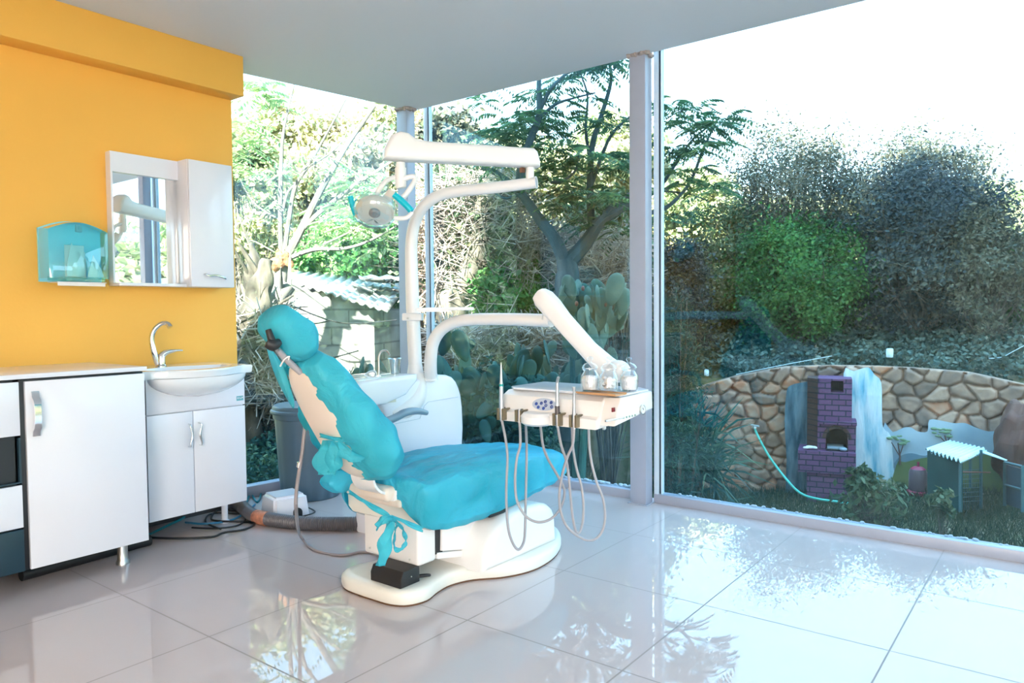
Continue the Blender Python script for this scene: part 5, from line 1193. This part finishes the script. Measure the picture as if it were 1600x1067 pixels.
# pollarded tree with pale poles (left pane)
dP = 7.3; base_ = at(434, 440, dP)
t = thing('pollarded_tree', 'pruned tree with long bare pale shoots behind the left pane', 'tree', (base_.x, base_.y, gz(base_.x, base_.y)))
b = MB(); limb(b, [Vector((base_.x-.1, base_.y, gz(base_.x, base_.y)-.1))]+pxd([(415, 520), (432, 470), (440, 430), (442, 395)], dP), .09, .06, 10)
for l, r in (([(440, 400), (438, 340), (440, 240), (446, 190), (462, 120)], .03), ([(444, 400), (452, 340), (462, 290), (480, 262), (510, 210), (540, 155)], .028), ([(448, 402), (470, 360), (500, 300), (540, 230), (565, 195), (586, 165)], .045),
             ([(446, 398), (480, 350), (540, 300), (600, 260), (640, 235)], .03), ([(448, 405), (490, 390), (540, 388), (580, 375), (625, 350)], .028), ([(480, 262), (515, 240), (538, 215), (545, 190)], .012), ([(470, 270), (455, 250), (448, 230)], .01), ([(442, 330), (450, 300), (470, 280), (478, 262)], .016),
             ([(480, 262), (470, 235), (466, 215)], .008), ([(505, 382), (560, 355), (620, 310)], .012), ([(440, 345), (400, 320), (380, 290), (368, 260)], .01), ([(440, 400), (400, 378), (385, 372), (395, 335), (390, 320)], .008)):
    limb(b, pxd(l, dP-.02), r, r*.3)
b.build('trunk', BARKP, t)
b = MB().bm(sph((0, 0, 0), .085, 10)); kc = at(440, 408, dP-.03); b.v = [tuple(kc+Vector(v)*(1+.35*math.sin(v[0]*50+v[2]*30)+.2*math.sin(v[1]*80))) for v in b.v]; b.build('pollard_knob', mat('rusty_bark', (.36, .16, .08), .9, noise=.5, nscale=15, bump=.8), t)
cl = [at(480+NS.uniform(-40, 130), 300+NS.uniform(-60, 90), dP+NS.uniform(-.1, .5)) for _ in range(40)]+[at(375+NS.uniform(-12, 20), 215+NS.uniform(-25, 60), dP) for _ in range(14)]+[at(NS.uniform(380, 430), NS.uniform(125, 160), dP) for _ in range(8)]
fronds(cl, .30, ramp_mat('leaf_pale', [(.16, .30, .14), (.34, .48, .24), (.60, .62, .30)], .9, 3, .6, island=True, trans=.4), t, per=4)
# gnarled stumps at far left
for k, (l, r, lab) in enumerate((([(372, 610), (385, 560), (398, 500), (410, 440), (418, 405)], .16, 'thick leaning grey trunk beside the yellow wall corner'), ([(392, 560), (400, 500), (395, 440), (398, 400), (392, 380)], .09, 'broken upright stump behind the yellow wall corner'), ([(410, 540), (425, 490), (440, 460), (452, 445)], .10, 'brown torn branch stub above the headrest'))):
    P = pxd(l, 6.2+.3*k); g_ = P[0].copy(); g_.z = gz(P[0].x, P[0].y)-.1; b = MB(); b.tube([g_]+P, [r*1.2, r*1.0, r*.8, r*.75, r*.62, r*.3, r*.2][:len(P)+1], 20, 12)
    b.v = [tuple(Vector(v)+Vector((math.sin(v[2]*9+v[1]*31), math.sin(v[2]*7-v[0]*29), 0))*r*.16+Vector((math.sin(v[2]*23+v[0]*17), math.sin(v[2]*19+v[1]*13), 0))*r*.08) for v in b.v]
    for q in range(5):
        p_ = P[1+q % 3]; limb(b, [p_, p_+Vector((NS.uniform(-.3, .3), NS.uniform(-.2, .2), NS.uniform(.05, .45)))], r*.25, r*.06, 6)
    tag(b.build('tree_trunk', BARK if k < 2 else BARKP), lab, 'tree trunk')
dv_ = 8.3; base_ = at(740, 470, dv_)
t = thing('old_tree', 'old leaning tree with split trunk among dry vines', 'tree', (base_.x, base_.y, gz(base_.x, base_.y)))
b = MB(); limb(b, [Vector((base_.x, base_.y, gz(base_.x, base_.y)-.1))]+pxd([(705, 480), (712, 460), (730, 430), (745, 395), (752, 350), (748, 300)], dv_), .20, .07, 10); limb(b, pxd([(708, 480), (690, 460), (672, 430), (668, 400)], dv_), .10, .04); limb(b, pxd([(735, 425), (770, 400), (790, 380), (800, 340)], dv_), .06, .02)
b.build('trunk', BARK, t); cl_ = [at(740+NS.normal()*50, 350+NS.normal()*45, dv_+NS.uniform(.1, .9)) for _ in range(60)]
n = 2600; C = np.array([tuple(cl_[i % 60]) for i in range(n)])+NS.normal(size=(n, 3))*.22; Vv, Ff = leaf_quads(C, unit_rand(n), .09, .06); bigmesh('foliage', Vv, Ff, G_MID, t)
# dry vines and brush heaps
def brush(label, l, n, d, L, sx_=60, sy_=30, r=.006):
    Cc = np.array([tuple(at(l[0]+NS.uniform(-sx_, sx_), l[1]+NS.uniform(-sy_, sy_), d+NS.uniform(-.5, .5))) for _ in range(n)]); Cc[:, 2] = np.maximum(Cc[:, 2], ground_z(Cc[:, 0], Cc[:, 1])+.02)
    dd = NS.normal(size=(n, 3))*np.array([1, 1, .7]); dd /= np.linalg.norm(dd, axis=1, keepdims=True); LL = L*(.4+NS.random((n, 1)))
    mid = Cc+NS.normal(size=(n, 3))*.04; V1, F1 = twig_mesh(Cc-dd*LL, mid, r, r); V2, F2 = twig_mesh(mid, Cc+dd*LL+NS.normal(size=(n, 3))*.06, r, r*.3)
    tag(bigmesh('dry_brush', np.concatenate([V1, V2]), np.concatenate([F1, F2+len(V1)]), DRY), label, 'dry brush', kind='stuff')
brush('heap of dry twigs behind the yellow wall corner', (400, 560), 2600, 6.6, .22, 50, 75)
brush('dry brush at the foot of the block wall beside the bin', (470, 640), 1800, 6.8, .2, 80, 40)
brush('dry tangled vines in front of the old tree', (740, 370), 1900, 8.6, .35, 90, 100)
brush('pale dry stalks above the prickly pear', (790, 545), 2200, 7.2, .2, 110, 30)
brush('dry vines hanging on the hillside by the forked tree', (900, 420), 1500, 8.8, .35, 90, 60)
# ---- ivy walls and hillside shrubs on the left
HGp = 'shrubs on the hillside behind the left and middle panes'
for px, py, d, w_, h_, n, m, lab in (
    (560, 400, 10.5, 85, 50, 11000, G_IVB, 'green creeper bush behind the block wall, nearest the corner column'),
    (660, 420, 10.8, 50, 60, 7000, G_BRIGHT, 'green bush seen just right of the corner column'),
    (795, 452, 8.5, 62, 38, 9000, G_IVB, 'bright ivy bush behind the instrument arm tube'),
    (390, 300, 11, 60, 85, 8000, G_HILL, 'yellow-green bush beside the yellow wall corner'),
    (500, 260, 15, 110, 75, 11000, G_HILL, 'sunlit pale bush behind the bare shoots'),
    (610, 240, 16, 80, 75, 8000, G_HILL, 'sunlit straw-coloured bush behind the corner column'),
    (700, 250, 14, 70, 60, 8000, G_OLIVE, 'grey feathery bush behind the lamp arm'),
    (700, 340, 11.5, 60, 60, 8000, G_MID, 'mixed green bush below the lamp arm'),
    (850, 300, 14, 90, 65, 9000, G_HILL, 'yellow-green bush behind the fork of the tree'),
    (950, 380, 11.5, 70, 70, 9000, G_MID, 'dull green bush left of the wide column'),
    (960, 250, 15, 70, 60, 8000, G_HILL, 'pale yellow bush high beside the wide column'),
    (1080, 330, 20, 75, 60, 7000, G_HILL, 'pale sunlit bush right of the wide column')):
    shrub_at('hillside_shrub', lab, 'shrub', px, py, d, w_, h_, n, .012*d*.75, .008*d*.75, m, group=HGp, k=60, stems=50)
# ---- block shed
shed = thing('block_shed', 'low shed of pale concrete blocks with junk on its roof', 'shed', tuple(at(540, 590, 8.4)))
BLOCK = newmat('concrete_block'); bmn = BLOCK[1]; bb_ = BLOCK[2]
tcn = bmn.nodes.new('ShaderNodeUVMap')
def block_mat(name, c1, c2, mo):
    m, n_, b_ = newmat(name); g = n_.nodes.new('ShaderNodeNewGeometry'); s_ = n_.nodes.new('ShaderNodeSeparateXYZ'); n_.links.new(g.outputs['Position'], s_.inputs[0])
    a = n_.nodes.new('ShaderNodeMath'); a.operation = 'SUBTRACT'; n_.links.new(s_.outputs[0], a.inputs[0]); n_.links.new(s_.outputs[1], a.inputs[1]); cb_ = n_.nodes.new('ShaderNodeCombineXYZ'); n_.links.new(a.outputs[0], cb_.inputs[0]); n_.links.new(s_.outputs[2], cb_.inputs[1])
    t_ = n_.nodes.new('ShaderNodeTexBrick'); t_.inputs['Scale'].default_value = 1; t_.inputs['Brick Width'].default_value = .52; t_.inputs['Row Height'].default_value = .20; t_.inputs['Mortar Size'].default_value = .012
    for k_, c_ in (('Color1', c1), ('Color2', c2), ('Mortar', mo)): t_.inputs[k_].default_value = (*c_, 1)
    n_.links.new(cb_.outputs[0], t_.inputs['Vector']); no = n_.nodes.new('ShaderNodeTexNoise'); no.inputs['Scale'].default_value = 3; no.inputs['Detail'].default_value = 8; n_.links.new(g.outputs['Position'], no.inputs['Vector'])
    mr = n_.nodes.new('ShaderNodeMapRange'); mr.inputs['From Min'].default_value = .35; mr.inputs['From Max'].default_value = .65; mr.inputs['To Min'].default_value = .55; mr.inputs['To Max'].default_value = 1.1; n_.links.new(no.outputs[0], mr.inputs['Value'])
    mx = n_.nodes.new('ShaderNodeMix'); mx.data_type = 'RGBA'; mx.blend_type = 'MULTIPLY'; mx.inputs['Factor'].default_value = 1; n_.links.new(t_.outputs['Color'], mx.inputs['A']); n_.links.new(mr.outputs[0], mx.inputs['B']); n_.links.new(mx.outputs['Result'], b_.inputs['Base Color'])
    b_.inputs['Roughness'].default_value = .95; return m
BK = block_mat('concrete_block', (.46, .42, .37), (.40, .38, .35), (.24, .22, .20))
cA, cB, cC = at(438, 585, 7.9), at(586, 595, 8.5), at(632, 590, 9.6)
ztp = at(586, 482, 8.5).z; ztl = at(438, 440, 7.9).z
def wallquad(P0, P1, z0_, z1a, z1b, th, name):
    d_ = (P1-P0); d_.z = 0; nn_ = Vector((d_.y, -d_.x, 0)).normalized()*-th
    vs = [Vector((P0.x, P0.y, z0_)), Vector((P1.x, P1.y, z0_)), Vector((P1.x, P1.y, z1b)), Vector((P0.x, P0.y, z1a))]; vs += [v+nn_ for v in vs]
    return MB().add(vs, [[0, 1, 2, 3], [7, 6, 5, 4], [0, 4, 5, 1], [1, 5, 6, 2], [2, 6, 7, 3], [3, 7, 4, 0]], False).build(name, BK, shed)
wallquad(cA, cB, -.3, ztp+.35, ztp, .15, 'wall'); wallquad(cB, cC, -.3, ztp, ztp, .15, 'wall')
TINM = mat('tin_sheet', (.55, .54, .52), .5, .3, noise=.3, nscale=6)
rp_ = MB(); q0, q1, q2, q3 = at(430, 432, 7.9), at(604, 487, 8.3), at(640, 440, 9.9), at(470, 425, 9.8)
rp_.loft([[q0.lerp(q1, i/40)+Vector((0, 0, .02*math.sin(i*2))) for i in range(41)], [q3.lerp(q2, i/40)+Vector((0, 0, .02*math.sin(i*2))) for i in range(41)]], closed=False); rp_.build('roof_sheet', TINM, shed, solid=.02)
NS2 = random.Random(6)
SL = ['long bent tin sheet lying lowest on the shed roof', 'weathered board lying flat on the shed roof near the column', 'crooked tin sheet at the back of the shed roof', 'brown board sticking out of the scrap on the shed roof', 'short curled tin sheet on top of the shed roof scrap']
for k in range(5):
    x, y = NS2.uniform(520, 620), NS2.uniform(425, 458); c = at(x, y, NS2.uniform(8.6, 9.3)); s_ = NS2.uniform(.15, .38)
    M = Matrix.Translation(c) @ Matrix.Rotation(NS2.uniform(0, 3), 4, 'Z') @ Matrix.Rotation(NS2.uniform(-.7, .7), 4, 'X')
    bz = MB().xf(M, lambda s: s.loft([[(-s_+2*s_*i/12, -s_*.4, .015*math.sin(i*1.6)) for i in range(13)], [(-s_+2*s_*i/12, s_*.4, .015*math.sin(i*1.6)) for i in range(13)]], closed=False)).build('scrap_sheet', TINM if k % 2 else BARKP, solid=.01)
    tag(bz, SL[k], 'scrap sheet', 'scrap sheets on the shed roof')
b = MB()
for x0, y0, x1, y1 in ((440, 470, 620, 500), (430, 465, 520, 500), (425, 560, 560, 548)): b.tube([at(x0, y0, 7.6), at((x0+x1)/2, max(y0, y1)+4, 7.6), at(x1, y1, 7.7)], .008, 6, 5)
tag(b.build('hanging_cable', RUBBER), 'thin dark cables sagging in front of the block shed', 'cable', kind='stuff')

# ---- prickly pears
PAD = ramp_mat('cactus_pad', [(.01, .06, .065), (.025, .11, .105), (.06, .17, .14)], 3, 5, .45, .3, .01)
PADP = ramp_mat('cactus_pad_pale', [(.05, .12, .10), (.11, .18, .14), (.24, .29, .21)], 3, 5, .5, .3, .01)
FRU = mat('cactus_fruit', (.30, .10, .07), .5)
def pad_shape(c, M, w, h_, th=.022):
    return sph((0, 0, 0), 1, 9), Matrix.Translation(c) @ M @ Matrix.Diagonal((w, th, h_, 1))
def cactus(label, pads, d, m, size, seed):
    R_ = random.Random(seed); c0 = at(pads[0][0], pads[0][1], d); g = gz(c0.x, c0.y)
    t_ = thing('prickly_pear', label, 'cactus', (c0.x, c0.y, g), 'prickly pears outside the middle pane')
    for x, y, dd in pads:
        s_ = size*R_.uniform(.6, 1.15); M = Matrix.Rotation(YAW-math.pi/2+R_.uniform(-1.3, 1.3), 4, 'Z') @ Matrix.Rotation(R_.uniform(-1.0, 1.0), 4, 'Y') @ Matrix.Rotation(R_.uniform(-.4, .4), 4, 'X')
        c = at(x, y, d+dd); bmq = sph((0, 0, 0), 1, 9)
        for v in bmq.verts: q_ = v.co.z; v.co.x *= (1+.28*q_)*(.52); v.co.y *= .12
        MB().xf(Matrix.Translation(c) @ M @ Matrix.Scale(s_, 4), lambda s: s.bm(bmq)).build('pad', m, t_)
    # woody stems down to the ground
    b = MB()
    for x, y, dd in pads[::9]:
        p_ = at(x, y, d+dd); b.tube([p_, Vector((p_.x*.5+c0.x*.5, p_.y*.5+c0.y*.5, (p_.z+g)/2)), Vector((c0.x, c0.y, g-.05))], [.02, .03, .05], 8, 3)
    b.build('stem', PAD, t_)
Rr = random.Random(12)
def cloud(boxes):
    out = []
    for x0, y0, x1, y1, n in boxes:
        for k in range(n): out.append((Rr.uniform(x0, x1), Rr.uniform(y0, y1), Rr.uniform(-.35, .35)))
    return out
cactus('large dark prickly pear right behind the column unit', cloud([(688, 535, 735, 640, 18), (730, 575, 800, 660, 24), (700, 640, 780, 700, 12)]), 5.75, PAD, .125, 1)
cactus('upright prickly pear left of the forked tree foot', cloud([(792, 550, 858, 640, 22), (740, 620, 850, 690, 14)]), 5.85, PAD, .125, 2)
cactus('tall pale prickly pear with fruit behind the sloping arm', cloud([(880, 445, 975, 500, 34), (885, 490, 965, 560, 30), (830, 545, 900, 610, 10)]), 6.3, PADP, .125, 3)
cactus('small prickly pear seen behind the cuspidor tap', [(565, 572, 0), (556, 585, .1), (575, 590, 0), (598, 575, .2), (560, 605, .05)], 6.2, PAD, .12, 4)
for k in range(8):
    c = at(Rr.uniform(885, 975), Rr.uniform(448, 480), 6.2); tag(MB().bm(sph(c, .015, 6, (1, 1, 1.5))).build('cactus_fruit', FRU), 'small reddish fruit on the tall pale prickly pear', 'fruit', 'prickly pear fruit')
# low shaded greenery just outside the glass
def low_green(label, px0, px1, d0, d1, n, L, Wd, m, hmax):
    a0_, a1_ = math.degrees(px2az(px1)), math.degrees(px2az(px0)); P = scatter(n, a0_, a1_, d0, d1); n = len(P); P[:, 2] += hmax*NS.random(n)**1.2*(.6+.6*vnoise(P[:, 0], P[:, 1], 4)).clip(.2, 1.3)
    Vv, Ff = leaf_quads(P, unit_rand(n, .6), L, Wd); tag(bigmesh('ground_plants', Vv, Ff, m), label, 'low plants', kind='stuff')
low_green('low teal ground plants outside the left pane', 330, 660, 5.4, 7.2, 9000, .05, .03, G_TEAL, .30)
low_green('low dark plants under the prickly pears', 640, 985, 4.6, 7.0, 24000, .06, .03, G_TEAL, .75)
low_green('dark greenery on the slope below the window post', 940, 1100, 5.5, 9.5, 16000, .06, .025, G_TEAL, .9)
